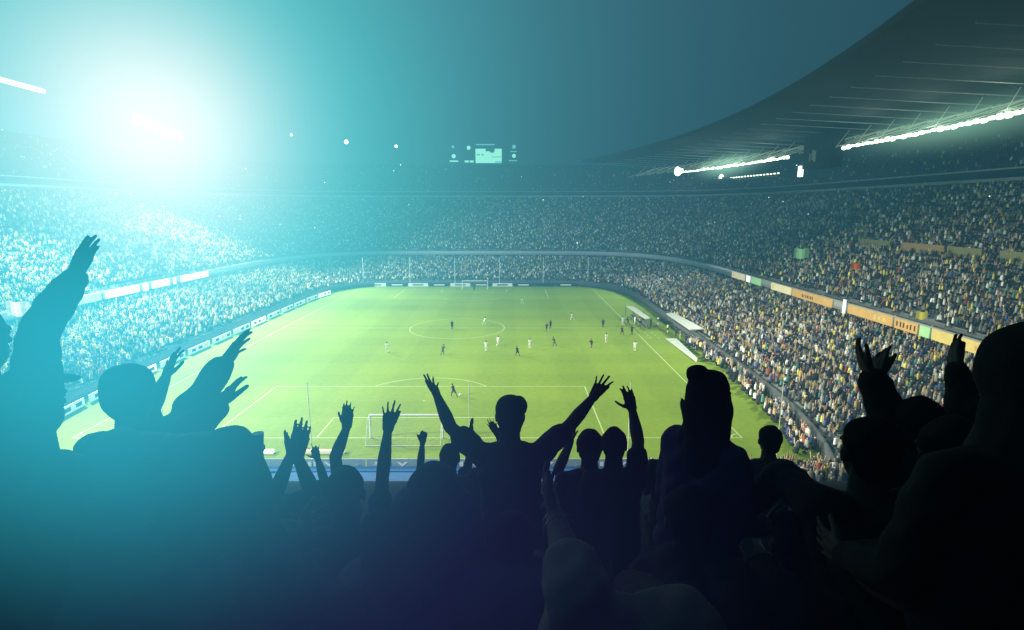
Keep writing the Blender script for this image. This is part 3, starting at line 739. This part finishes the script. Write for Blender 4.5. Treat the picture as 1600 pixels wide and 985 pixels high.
# ------------------------------------------------------------------ goals
def goal(y, s, lab):
    root = empty('goal', (0, y, 0)); tag(root, lab, 'goal')
    r = .11
    for x in (-3.66, 3.66): MB().bar((x, 0, 0), (x, 0, 2.44), r, 10).build('post', M['white_metal'], root)
    MB().bar((-3.74, 0, 2.44), (3.74, 0, 2.44), r, 10).build('crossbar', M['white_metal'], root)
    for x in (-3.66, 3.66):
        MB().bar((x, 0, 2.44), (x, s*.9, 2.35), .03).bar((x, s*.9, 2.35), (x, s*2.0, .04), .03).build('net_support', M['white_metal'], root)
    MB().bar((-3.66, s*2.0, .05), (3.66, s*2.0, .05), .035).build('ground_bar', M['white_metal'], root)
    n = MB(); w = .006
    for k in range(37):
        x = -3.66 + k*7.32/36; n.bar((x, 0, 2.42), (x, s*.9, 2.34), w, 3); n.bar((x, s*.9, 2.34), (x, s*2.0, .05), w, 3)
    for k in range(14):
        t = k/13; n.bar((-3.66, s*(.9+1.1*t), 2.34-2.29*t), (3.66, s*(.9+1.1*t), 2.34-2.29*t), w, 3)
        for x in (-3.66, 3.66): n.bar((x, 0, 2.42*(1-t)), (x, s*(.9+1.1*t), 2.34-2.29*t), w, 3)
    n.build('net', M['net'], root)
goal(0, -1, 'white near goal with its net, seen from behind between raised arms'); goal(105, 1, 'white far goal at the other end of the pitch')
near_x = [-21, -7.7, 6.8, 21.3, 35]; far_x = [-34, -20, -6.5, 6.9, 20, 33.5]
for i, x in enumerate(near_x):
    o = MB().bar((x, -5.2, 0), (x, -5.2, 7.6), .05, 8, .035).bar((x, -5.2, 0), (x, -5.2, .25), .18, 8).build('net_pole', M['pole'], None, (x, -5.2, 0))
    tag(o, '%s thin pole behind the near goal line' % ['leftmost', 'second from the left', 'middle', 'fourth from the left', 'rightmost'][i], 'pole', 'net poles at the near end')
for i, x in enumerate(far_x):
    o = MB().bar((x, 112, 0), (x, 112, 8.6), .09, 8, .07).bar((x, 112, 0), (x, 112, .3), .25, 8).build('net_pole', M['pole'], None, (x, 112, 0))
    tag(o, '%s thin pole behind the far goal line' % ['leftmost', 'second from the left', 'third from the left', 'fourth from the left', 'fifth from the left', 'rightmost'][i], 'pole', 'net poles at the far end')

# ------------------------------------------------------------------ players and staff
def player_proto(kit, pose):
    b = MB(); s = 1.04
    N = Vector((0, 0, 1.50)); P = Vector((0, -.02, .95)); H = Vector((0, .03, 1.68))
    lean = .12 if pose else 0; N.y += lean*1.2; H.y += lean*1.6
    b.ell(H, (.078, .095, .12)); b.cap(N, .055, H, .05); b.cap(H + Vector((0, .09, .0)), .01, H + Vector((0, .11, -.03)), .014)
    for q in (-1, 1):
        sh = N + Vector((q*.18, 0, -.06)); b.cap(N, .05, sh, .05); b.cap(N + Vector((q*.08, 0, -.14)), .09, P + Vector((q*.07, 0, .05)), .095)
        sw = q if pose else 0
        e = sh + Vector((q*.08, .16*sw*1.0, -.24)); w = e + Vector((q*.02, .15 if pose else .03, .05*sw - .18 if pose else -.24))
        b.cap(sh, .05, e, .04); b.cap(e, .04, w, .028); b.cap(w, .03, w + (w-e).normalized()*.14, .022)
        hip = P + Vector((q*.09, 0, 0)); k = hip + Vector((q*.02, (-.28*sw if pose else .03), -.38 if pose else -.44)); f = k + Vector((0, (-.22 if sw > 0 else .02) if pose else -.02, -.36 if pose else -.42))
        b.cap(hip, .085, k, .055); b.cap(k, .055, f, .042); b.cap(f - Vector((0, 0, .02)), .04, f + Vector((0, .15, -.03)), .032)
        if q == -1: J = []
        J.append((sh, e, w, hip, k, f))
    zmin = min(p[2] for p in b.v); b.v = [(x, y, z-zmin) for x, y, z in b.v]
    root = remeshed(b, 'footballer', .028, M['player_skin'], 1)
    j = MB(); t = MB(); so = MB(); hr = MB()
    dz = Vector((0, 0, -zmin))
    for (sh, e, w, hip, k, f), q in zip(J, (-1, 1)):
        j.cap(N + Vector((q*.05, 0, -.03))+dz, .06, sh+dz, .07); j.cap(sh+dz, .07, sh.lerp(e, .7)+dz, .065); j.cap(N + Vector((q*.085, 0, -.14))+dz, .115, P + Vector((q*.075, 0, .04))+dz, .12)
        t.cap(hip+dz, .115, hip.lerp(k, .75)+dz, .10); so.cap(k.lerp(f, .2)+dz, .062, f.lerp(k, .05)+dz, .05)
    j_m, t_m, s_m = kit
    remeshed(j, 'jersey', .03, M[j_m], 1, root); remeshed(t, 'shorts', .03, M[t_m], 1, root)
    so.build('socks', M[s_m], root, smooth=True); hr.ell(H + Vector((0, -.02, .03)) + dz, (.088, .1, .105)); hr.build('hair', M['hair'], root, smooth=True)
    return root
KITS = {'white': ('white_kit', 'white_kit', 'white_kit'), 'dark': ('red_kit', 'dark_kit', 'dark_kit'), 'bib': ('bib', 'dark_kit', 'white_kit'), 'black': ('dark_kit', 'dark_kit', 'dark_kit')}
protos = {}
used = set()
def put(kit, pose, u, v, rz, lab, group, x=None):
    p = on_z(u, v) if x is None else Vector(x)
    key = (kit, pose)
    if key not in protos: protos[key] = player_proto(KITS[kit], pose); o = protos[key]
    else:
        src = protos[key]; o = src.copy(); COL.objects.link(o)
        for ch in src.children:
            c = ch.copy(); COL.objects.link(c); c.parent = o
    o.location = (p.x, p.y, 0.0); o.rotation_euler = (0, 0, rz); tag(o, lab, 'footballer', group)
W_ = 'players in white'; D_ = 'players in dark red and navy'
for k, pose, u, v, rz, lab in (
    ('white', 0, 605, 551, .3, 'player in white alone on the left half of the pitch'),
    ('white', 0, 759.5, 549, 0, 'player in white standing left of a running team mate near midfield'),
    ('white', 1, 778, 540, -.6, 'player in white running beside a standing team mate near midfield'),
    ('white', 0, 828, 545, .2, 'player in white standing above the head of the man in the cap'),
    ('white', 0, 947, 536, .5, 'player in white between two dark ones, near the right touchline'),
    ('white', 0, 992, 549, -.3, 'player in white nearest the camera on the right touchline'),
    ('white', 1, 757, 508, -1.2, 'player in white leaning in a run inside the centre circle'),
    ('white', 1, 816, 476, .5, 'player in white farthest up the pitch, near the far box'),
    ('white', 1, 894, 501, 1.0, 'player in white running right of the centre circle'),
    ('white', 0, 973, 508, .1, 'player in white by the right touchline at the halfway line')):
    put(k, pose, u, v, rz, lab, W_)
for k, pose, u, v, rz, lab in (
    ('dark', 0, 706.5, 515, .2, 'dark player just inside the left of the centre circle'),
    ('dark', 1, 692, 554, -.8, 'dark player between the lone white player and the midfield pair'),
    ('dark', 1, 808.5, 557, .6, 'dark player running, nearest above the man in the cap'),
    ('dark', 1, 866, 541, 2.0, 'dark player running right of the standing white player at midfield'),
    ('dark', 1, 924, 544, 2.6, 'dark player running left of the white player near the right touchline'),
    ('dark', 1, 854, 518, -.4, 'lower left one of two close dark players right of the circle'),
    ('dark', 0, 860, 514, .4, 'upper right one of two dark players close together right of the circle'),
    ('dark', 0, 942, 512, 0, 'dark player standing far up near the right touchline'),
    ('dark', 1, 972, 524, .3, 'dark player running inside the right touchline'),
    ('dark', 0, 987, 523, -.3, 'dark player standing on the right touchline')):
    put(k, pose, u, v, rz, lab, D_)
put('black', 1, 709, 620, .9, 'goalkeeper in dark kit on the edge of the near box', 'goalkeepers')
put('black', 0, 741, 455, 3.1, 'goalkeeper in dark kit in front of the far goal', 'goalkeepers')
G_ = 'people beside the right touchline'
for i, (k, pose, u, v, lab) in enumerate((
    ('white', 0, 992, 507, 'person in white beyond the right touchline, left of the yellow bib'), ('bib', 1, 1000, 508, 'person in a yellow bib beyond the right touchline'),
    ('black', 0, 1005, 506, 'person in black right behind the yellow bib'), ('white', 0, 1006, 500, 'person in white walking farthest beyond the right touchline'),
    ('black', 0, 1017, 511, 'person in black standing alone right of the yellow bib'), ('black', 1, 981, 508, 'linesman in black hard on the right touchline'),
    ('white', 0, 1028, 508, 'person in white in front of the first bench'), ('bib', 0, 1043, 520, 'person in a yellow bib before the dugout canopy'),
    ('black', 0, 1056, 526, 'person in black under the left end of the dugout canopy'), ('white', 0, 1063, 530, 'person in white under the middle of the dugout canopy'),
    ('black', 0, 1072, 538, 'person in black under the right end of the dugout canopy'), ('bib', 0, 1079, 540, 'person in a yellow bib right of the dugout canopy'))):
    put(k, pose, u, v, random.uniform(0, 6), lab, G_)
b0 = on_z(719, 617, .4); ball = MB(); ball.ell(b0, (.16, .16, .16)); tag(ball.build('football', M['white_kit'], None, b0 - Vector((0, 0, .16)), True), 'white ball beside the goalkeeper on the edge of the near box', 'ball')

# dugout canopy, bench canopy and white sheet at the right touchline
def quad_slab(name, c4, th, m, lab, cat, posts=0):
    c = sum((Vector(p) for p in c4), Vector())/4; base = Vector((c.x, c.y, 0)); root = empty(name, base); tag(root, lab, cat)
    w = MB(); vs = [Vector(p)-base for p in c4]; w.add(vs + [p - Vector((0, 0, th)) for p in vs], [(0, 1, 2, 3), (7, 6, 5, 4), (0, 4, 5, 1), (1, 5, 6, 2), (2, 6, 7, 3), (3, 7, 4, 0)])
    w.build('canopy' if posts else 'sheet', m, root)
    if posts:
        for p in vs: MB().bar((p.x, p.y, 0), (p.x, p.y, p.z-th), .06, 6).build('support', M['steel'], root)
        a, b = vs[0], vs[1]
        q = MB(); mid = (vs[1]+vs[2])/2
        d = (vs[2]-vs[1]); bc = (vs[0]+vs[1]+vs[2]+vs[3])/4
        q.box((bc.x, bc.y, .45), (.6, abs(vs[2].y-vs[0].y)*.9, .1), 0); q.box((bc.x+.35, bc.y, .8), (.08, abs(vs[2].y-vs[0].y)*.9, .7), 0); q.build('bench', M['steel'], root)
    return root
quad_slab('dugout', [on_z(1041, 490, 2.5), on_z(1053, 489, 2.7), on_z(1101, 514, 2.7), on_z(1078, 515, 2.5)], .15, M['canopy'], 'white flat-roofed dugout among the people at the right touchline', 'dugout', 1)
quad_slab('dugout', [on_z(978, 478, 2.2), on_z(990, 479, 2.4), on_z(1016, 497, 2.4), on_z(1008, 498, 2.2)], .12, M['canopy'], 'pale low dugout farther along the right touchline', 'dugout', 1)
quad_slab('sheet', [on_z(1040, 529, .05), on_z(1057, 529, .5), on_z(1090, 560, .6), on_z(1088, 566, .05)], .04, M['tarp'], 'white speckled sheet lying at the foot of the right stand', 'sheet')

# ------------------------------------------------------------------ roof over the right stand
def rf(y): return 51.8 - .0019*(y-60)**2
def rb(y): return 111 - .0012*(y-52)**2
ROOF = empty('stand_roof', (90, 55, 0)); tag(ROOF, 'dark cantilevered roof hanging over the right stand', 'roof')
rows = MB(); ys = [-40 + k*4 for k in range(49)]
vs = []
for y in ys:
    x0, x1 = rf(y), rb(y)
    for t in (0, .25, .5, .75, 1): vs.append((x0+(x1-x0)*t-90, y-55, 39.3 - 1.9*t))
fs = []
for i in range(len(ys)-1):
    for j in range(4): fs.append((5*i+j, 5*i+5+j, 5*i+6+j, 5*i+1+j))
n0 = len(vs); vs2 = [(x, y, z+.8) for x, y, z in vs]; rows.add(vs + vs2, fs + [tuple(n0+k for k in reversed(q)) for q in fs] +
    [(5*i, n0+5*i, n0+5*i+5, 5*i+5) for i in range(len(ys)-1)] + [(5*i+4, 5*i+9, n0+5*i+9, n0+5*i+4) for i in range(len(ys)-1)] +
    [(j, j+1, n0+j+1, n0+j) for j in range(4)] + [(5*(len(ys)-1)+j, n0+5*(len(ys)-1)+j, n0+5*(len(ys)-1)+j+1, 5*(len(ys)-1)+j+1) for j in range(4)])
rows.build('roof_sheet', M['roof'], ROOF)
def sx_(y): return 72.5 - .0016*(y-50)**2
for k in range(25):
    y = -1 + k*6.4; x0 = rf(y)+6; x1 = sx_(y)+9
    q = MB(); n = 5
    for i in range(n):
        a = x0+(x1-x0)*i/n; b = x0+(x1-x0)*(i+1)/n
        q.bar((a-90, y-55, 38.6-.05*(a-x0)), (b-90, y-55, 38.6-.05*(b-x0)), .06+.035*i/n, 5)
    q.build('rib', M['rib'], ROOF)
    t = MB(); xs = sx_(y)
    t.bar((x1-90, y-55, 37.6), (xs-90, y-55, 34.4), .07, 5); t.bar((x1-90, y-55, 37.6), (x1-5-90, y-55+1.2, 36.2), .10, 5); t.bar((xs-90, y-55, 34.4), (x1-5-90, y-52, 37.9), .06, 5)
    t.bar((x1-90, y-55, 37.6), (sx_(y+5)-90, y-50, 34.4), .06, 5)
    t.build('truss', M['truss_glow'], ROOF)
for k in range(8): MB().bar((107-90, -20-55+k*20, 0), (107-90, -20-55+k*20, 37.4), .5, 8).build('column', M['concrete_dark'], ROOF)
def light_strip(y0, y1, lab, step=1.35, top=ROOF):
    root = empty('light_row', (sx_(y0), y0, 34)); tag(root, lab, 'lights')
    n = int((y1-y0)/step); rail = MB()
    for k in range(n):
        a = y0+k*step; b = a+step
        rail.bar((sx_(a)-sx_(y0), a-y0, .62), (sx_(b)-sx_(y0), b-y0, .62), .10, 5)
    rail.build('rail', M['steel'], root)
    for k in range(n):
        y = y0+(k+.5)*step; q = MB(); r = random.uniform(.18, .42)
        q.ell((sx_(y)-sx_(y0), y-y0, random.uniform(-.08, .08)), (.4, .62, r), nu=10, nv=6); q.build('lamp', M['lamp'], root, smooth=True)
light_strip(-2, 55.5, 'glowing row of lamps under the roof at the right edge of the picture')
light_strip(73, 128, 'glowing row of lamps under the roof beyond the dark cabin')
cb = empty('camera_cabin', (72, 63, 30)); tag(cb, 'dark cabin hanging under the roof between the two rows of lamps', 'cabin')
MB().box((1.5, 0, 4.2), (4, 7.5, 6.5)).build('cabin_body', M['cabin'], cb); MB().box((-.6, -1.0, 3.2), (.2, .5, 2.2)).box((-.6, -.2, 3.5), (.2, .35, 2.0)).box((-.6, .8, 3.1), (.2, .25, 1.6)).build('window', M['cabin_window'], cb)
MB().box((-.3, 4.6, .6), (.6, 1.1, 2.2)).build('lit_panel', M['flash'], cb)
lr = empty('lamp_row', (95, 150, 34)); tag(lr, 'dotted row of small lamps low under the far end of the roof', 'lights')
pa = at(1134, 279, 214); pb = at(1216, 271, 178)
for k in range(18):
    p = pa.lerp(pb, k/17.0) - Vector((95, 150, 34)); MB().box(p, (.5, .5, .35)).build('lamp', M['lamp'], lr)
p = at(1127, 279, 214) - Vector((95, 150, 34)); MB().ell(p, (.9, .9, 1.6)).build('lamp', M['lamp_cool'], lr)
MB().bar(pa - Vector((95, 150, 35)), pb - Vector((95, 150, 35)), .3, 5).build('rail', M['steel'], lr)
p = at(1059, 268, 215); o = empty('floodlight', p); MB().ell((0, 0, 0), (1.3, 1.3, 1.7)).ell((1.6, 0, .3), (.6, .6, .8)).build('lamp', M['lamp_cool'], o); MB().bar((0, 0, -.5), (0, 0, -16), .25, 6).build('mast', M['steel'], o); tag(o, 'bright lamp cluster at the far end of the roof lights', 'floodlight')

# ------------------------------------------------------------------ scoreboard
SB = empty('scoreboard', (-3, 196, 38)); tag(SB, 'scoreboard with a bright screen on top of the far stand', 'scoreboard')
def sbp(u, v): p = at(u, v, 240); return (p.x+3, 0.0, p.z-38)
hs = MB(); [hs.box((0, 1.2, z), (31, .25, .25)) for z in (4.1, 8.3, 12.6)]; [hs.box((x, 1.2, 8.35), (.25, .3, 8.5)) for x in (-15.4, -9.5, -5.8, 6.4, 9.5, 15.4)]; hs.build('frame', M['steel'], SB)
def scr(name, u0, v0, u1, v1, m, dy):
    a = at(u0, v0, 240); b = at(u1, v1, 240); MB().box(((a.x+b.x)/2+3, dy, (a.z+b.z)/2-38), (b.x-a.x, .1, abs(b.z-a.z))).build(name, M[m], SB)
scr('screen', 743, 233, 784, 255, 'screen', .1)
for u0, v0, u1, v1, m in ((744, 226, 773, 227.6, 'screen_dim'), (759, 231, 773, 237, 'screen_dark'), (766, 236, 772, 239, 'screen_dark'), (745, 241, 750, 243.5, 'screen_dim'), (752, 241, 756, 243.5, 'screen_dim'),
                          (768, 245, 783, 246.2, 'screen_dim'), (774, 252.3, 784, 254.5, 'screen_dim')): scr('screen_detail', u0, v0, u1, v1, m, -.02)
for u, v, r, m in ((709, 244.5, 3.2, 'screen'), (708, 230, 2, 'screen_dim'), (732.5, 231.5, 3, 'screen'), (803, 230, 3, 'screen_dim'), (803, 244, 3, 'screen')):
    c = sbp(u, v); rr = r*240/860; MB().bar((c[0], .2, c[2]), (c[0], 0, c[2]), rr, 16).build('roundel', M[m], SB)
for u0, v0, u1, v1, m in ((702.5, 251, 716, 253, 'screen'), (726, 251, 732.5, 254, 'screen'), (734, 251, 740, 254, 'screen'), (795, 250.4, 808, 252, 'screen_dim'), (797, 236.5, 807, 238, 'screen_dim')): scr('figures', u0, v0, u1, v1, m, .1)
for x in (-14, -5, 5, 14): MB().box((x, 2, 0), (.8, .8, 8)).build('support', M['steel'], SB)

# ------------------------------------------------------------------ floodlight gantry on the left and rim lamps
GL = empty('light_gantry', (-94, 60, 0)); tag(GL, 'gantry carrying a row of floodlights over the left stand, lost in glow', 'floodlights')
def gx(y): return -90.0 - (y-50)*.065
for k in range(21):
    y = 44 + k*1.5; q = MB(); q.box((gx(y)+94, y-60, 48), (.9, 1.25, .62)); q.build('lamp', M['lamp_cool'], GL)
for k in range(6):
    y = 108 + k*3.0; q = MB(); [q.ell((gx(y)+94+.8*k, y-60+dy, 47.2+dz-.5*k), (.5, .55, .55), nu=8, nv=6) for dy in (-.8, .8) for dz in (-1.2, 0, 1.2)]; q.build('floodlight_head', M['lamp_dim'], GL)
q = MB()
for k in range(40): y = 30+k*2.4; q.bar((gx(y)+94, y-60, 48.6), (gx(y+2.4)+94, y+2.4-60, 48.6), .05, 5)
q.build('rail', M['steel'], GL)
for k in range(3): y = 109+k*5; MB().bar((gx(y)+92.5, y-60, 18), (gx(y)+92.5, y-60, 50.4), .3, 8, .2).build('mast', M['steel'], GL)
for i, (u, v, D, r, lab) in enumerate(((541, 222, 232, .8, 'lamp on the far rim between the glow and the scoreboard'), (619, 229, 236, .55, 'lamp on the far rim just left of the scoreboard'),
        (455, 211, 222, .4, 'lamp on the far rim nearest the glow'), (924, 249, 228, .45, 'lone lamp on the far rim right of the scoreboard'))):
    p = at(u, v, D); o = empty('rim_lamp', (p.x, p.y, 39)); MB().ell((0, 0, p.z-39), (r, r, r), nu=10, nv=6).build('lamp', M['lamp_cool'], o); MB().bar((0, 0, 0), (0, 0, p.z-39-r), .08, 5).build('post', M['cabin'], o); tag(o, lab, 'lamp', 'lamps on the far rim')
# camera flashes and phones glinting in the stands
ph = None
k = 0
while k < 34:
    nm = 'upper' if random.random() < .7 else 'third'
    Pn = P2 if nm == 'upper' else P3
    q = Pn[RNG.integers(0, len(Pn))]
    if q[1] < 20: continue
    if ph is None: ph = MB().box((0, 0, 0), (.22, .22, .26)).build('phone_light', M['flash']); o = ph
    else: o = ph.copy(); COL.objects.link(o)
    s = random.uniform(.5, 1.25)*(1 if q[1] > 90 else .6); o.scale = (s, s, s); o.location = (q[0]-.2*np.sign(q[0]), q[1]-.2, q[2]+1.75)
    tag(o, 'tiny white phone light glinting in the dark of the upper stands', 'phone light', 'phone lights glinting in the stands'); k += 1

# ------------------------------------------------------------------ self-lit haze round the floodlights, glow veils added over the near stand
def volume(name, loc, scale, expr, col, step, lab, col2=None):
    q = MB(); q.ell((0, 0, 0), (1, 1, 1), nu=32, nv=20)
    m = bpy.data.materials.new(name); m.use_nodes = True; t = m.node_tree; t.nodes.clear()
    out = t.nodes.new('ShaderNodeOutputMaterial'); tcn = t.nodes.new('ShaderNodeTexCoord')
    ln = t.nodes.new('ShaderNodeVectorMath'); ln.operation = 'LENGTH'; t.links.new(tcn.outputs['Object'], ln.inputs[0])
    def mm(op, a, b=None):
        n = t.nodes.new('ShaderNodeMath'); n.operation = op
        for i, x in enumerate((a, b)):
            if x is None: continue
            if isinstance(x, (int, float)): n.inputs[i].default_value = x
            else: t.links.new(x, n.inputs[i])
        return n.outputs[0]
    s = expr(mm, ln.outputs['Value'])
    pv = t.nodes.new('ShaderNodeVolumePrincipled'); pv.inputs['Density'].default_value = 0.0  # zero density: lamp light in the haze is emitted, not scattered
    pv.inputs['Emission Color'].default_value = (*col, 1); t.links.new(s, pv.inputs['Emission Strength'])
    if col2:
        r = t.nodes.new('ShaderNodeMix'); r.data_type = 'RGBA'; r.inputs['A'].default_value = (*col, 1); r.inputs['B'].default_value = (*col2, 1)
        t.links.new(ln.outputs['Value'], r.inputs['Factor']); t.links.new(r.outputs['Result'], pv.inputs['Emission Color'])
    t.links.new(pv.outputs[0], out.inputs['Volume'])
    m.cycles.volume_step_rate = step
    o = q.build(name, m); o.location = loc; o.scale = scale
    tag(o, lab, 'haze', kind='stuff'); return o
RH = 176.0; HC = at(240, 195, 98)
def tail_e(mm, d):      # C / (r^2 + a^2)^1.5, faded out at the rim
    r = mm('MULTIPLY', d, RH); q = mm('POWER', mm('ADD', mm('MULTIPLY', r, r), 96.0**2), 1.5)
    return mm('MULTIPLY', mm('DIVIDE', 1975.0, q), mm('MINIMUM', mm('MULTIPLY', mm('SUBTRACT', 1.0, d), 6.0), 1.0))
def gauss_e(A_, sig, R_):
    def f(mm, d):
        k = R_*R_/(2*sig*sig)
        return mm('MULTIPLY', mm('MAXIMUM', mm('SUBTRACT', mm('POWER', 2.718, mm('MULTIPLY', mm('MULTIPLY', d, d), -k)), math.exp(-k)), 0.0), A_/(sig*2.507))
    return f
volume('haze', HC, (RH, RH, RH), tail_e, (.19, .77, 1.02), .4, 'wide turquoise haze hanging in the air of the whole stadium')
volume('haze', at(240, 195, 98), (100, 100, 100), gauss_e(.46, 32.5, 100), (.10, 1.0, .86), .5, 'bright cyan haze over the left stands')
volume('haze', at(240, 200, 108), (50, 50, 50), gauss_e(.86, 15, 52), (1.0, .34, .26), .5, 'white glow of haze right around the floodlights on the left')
def near_e(A_, k):
    def f(mm, d): return mm('MULTIPLY', mm('MAXIMUM', mm('SUBTRACT', mm('POWER', 2.718, mm('MULTIPLY', mm('MULTIPLY', d, d), -k)), math.exp(-k)), 0.0), A_)
    return f
volume('glow_veil', at(150, 535, 1.05), (.93, .38, .74), near_e(1.36, 4.0), (.049, .795, 1.0), .5, 'added teal glow standing in for lens glare over the spectators on the left')  # glowing volume added in place of veiling glare on the left figures
volume('glow_veil', at(540, 830, 1.0), (.93, .6, .70), near_e(.10, 3.5), (.20, .27, 1.0), .5, 'faint added violet glow low over the spectators in the middle')  # glowing volume added to tint the middle figures violet
for y0, y1 in ((-4, 57), (71, 130)):
    yc = (y0+y1)/2; volume('haze', (sx_(yc)-1.0*0, yc, 34.2), (6.0, (y1-y0)/2+4, 5.0), near_e(.045, 5.0), (.45, .9, .62), .5, 'faint pale green added glow around %s row of roof lamps' % ('the nearer' if y0 < 0 else 'the farther'))  # glow volumes added for the bloom of the lamp rows

# ------------------------------------------------------------------ light
def spot(name, loc, target, P_, col, ang, blend=.6, r=3.0):
    l = bpy.data.lights.new(name, 'SPOT'); l.energy = P_; l.color = col; l.spot_size = math.radians(ang); l.spot_blend = blend; l.shadow_soft_size = r
    o = bpy.data.objects.new(name, l); COL.objects.link(o); o.location = loc
    o.rotation_euler = (Vector(target)-Vector(loc)).to_track_quat('-Z', 'Y').to_euler(); return o
spot('floodlight_or_fill', (-93, 113, 50), (-22, 60, -22), .88e6, (1.0, .98, .60), 71, 1.0)
spot('floodlight_or_fill', (-89, 52, 50), (-14, 24, -18), .8e6, (1.0, .98, .66), 80, 1.0)
spot('floodlight_or_fill', (70, 30, 34), (0, 18, -14), .095e6, (.95, 1.0, .8), 96, 1.0)
spot('floodlight_or_fill', (69, 100, 34), (5, 65, -14), .14e6, (.9, 1.0, .9), 96, 1.0)
spot('floodlight_or_fill', (-84, -26, 48), (2, 6, 0), 6.5e5, (1.0, .98, .80), 44, .9)  # unseen near-side light, presumed and added to brighten the near goal
spot('floodlight_or_fill', (-66, 70, 47), (0, 122, 0), 2.2e5, (.9, .97, 1.0), 58, .9)  # extra fill spot added to brighten the far end
for y in (4, 18, 32, 46, 80, 96, 112):
    l = bpy.data.lights.new('roof_lamp', 'POINT'); l.energy = 450; l.color = (.85, 1.0, .75); l.shadow_soft_size = .6
    o = bpy.data.objects.new('roof_lamp', l); COL.objects.link(o); o.location = (sx_(y)-1.0, y, 35.0)
w = bpy.data.worlds.new('World'); sc.world = w; w.use_nodes = True; t = w.node_tree; bg = t.nodes['Background']
tcw = t.nodes.new('ShaderNodeTexCoord'); sw = t.nodes.new('ShaderNodeSeparateXYZ'); t.links.new(tcw.outputs['Generated'], sw.inputs[0])
cr = t.nodes.new('ShaderNodeValToRGB'); t.links.new(sw.outputs['Z'], cr.inputs['Fac'])
cr.color_ramp.elements[0].position = 0.0; cr.color_ramp.elements[0].color = (.004, .013, .020, 1)
cr.color_ramp.elements[1].position = .5; cr.color_ramp.elements[1].color = (.007, .018, .028, 1)
t.links.new(cr.outputs['Color'], bg.inputs['Color']); bg.inputs['Strength'].default_value = 1.0

sc.render.engine = 'CYCLES'; c = sc.cycles
c.max_bounces = 2; c.diffuse_bounces = 1; c.glossy_bounces = 1; c.transmission_bounces = 1; c.volume_bounces = 0; c.transparent_max_bounces = 4
c.volume_max_steps = 256; c.use_denoising = True; c.sample_clamp_indirect = 3
try: c.denoiser = 'OPENIMAGEDENOISE'
except Exception: pass
sc.view_settings.view_transform = 'Standard'; sc.view_settings.look = 'None'; sc.view_settings.exposure = 0; sc.view_settings.gamma = 1
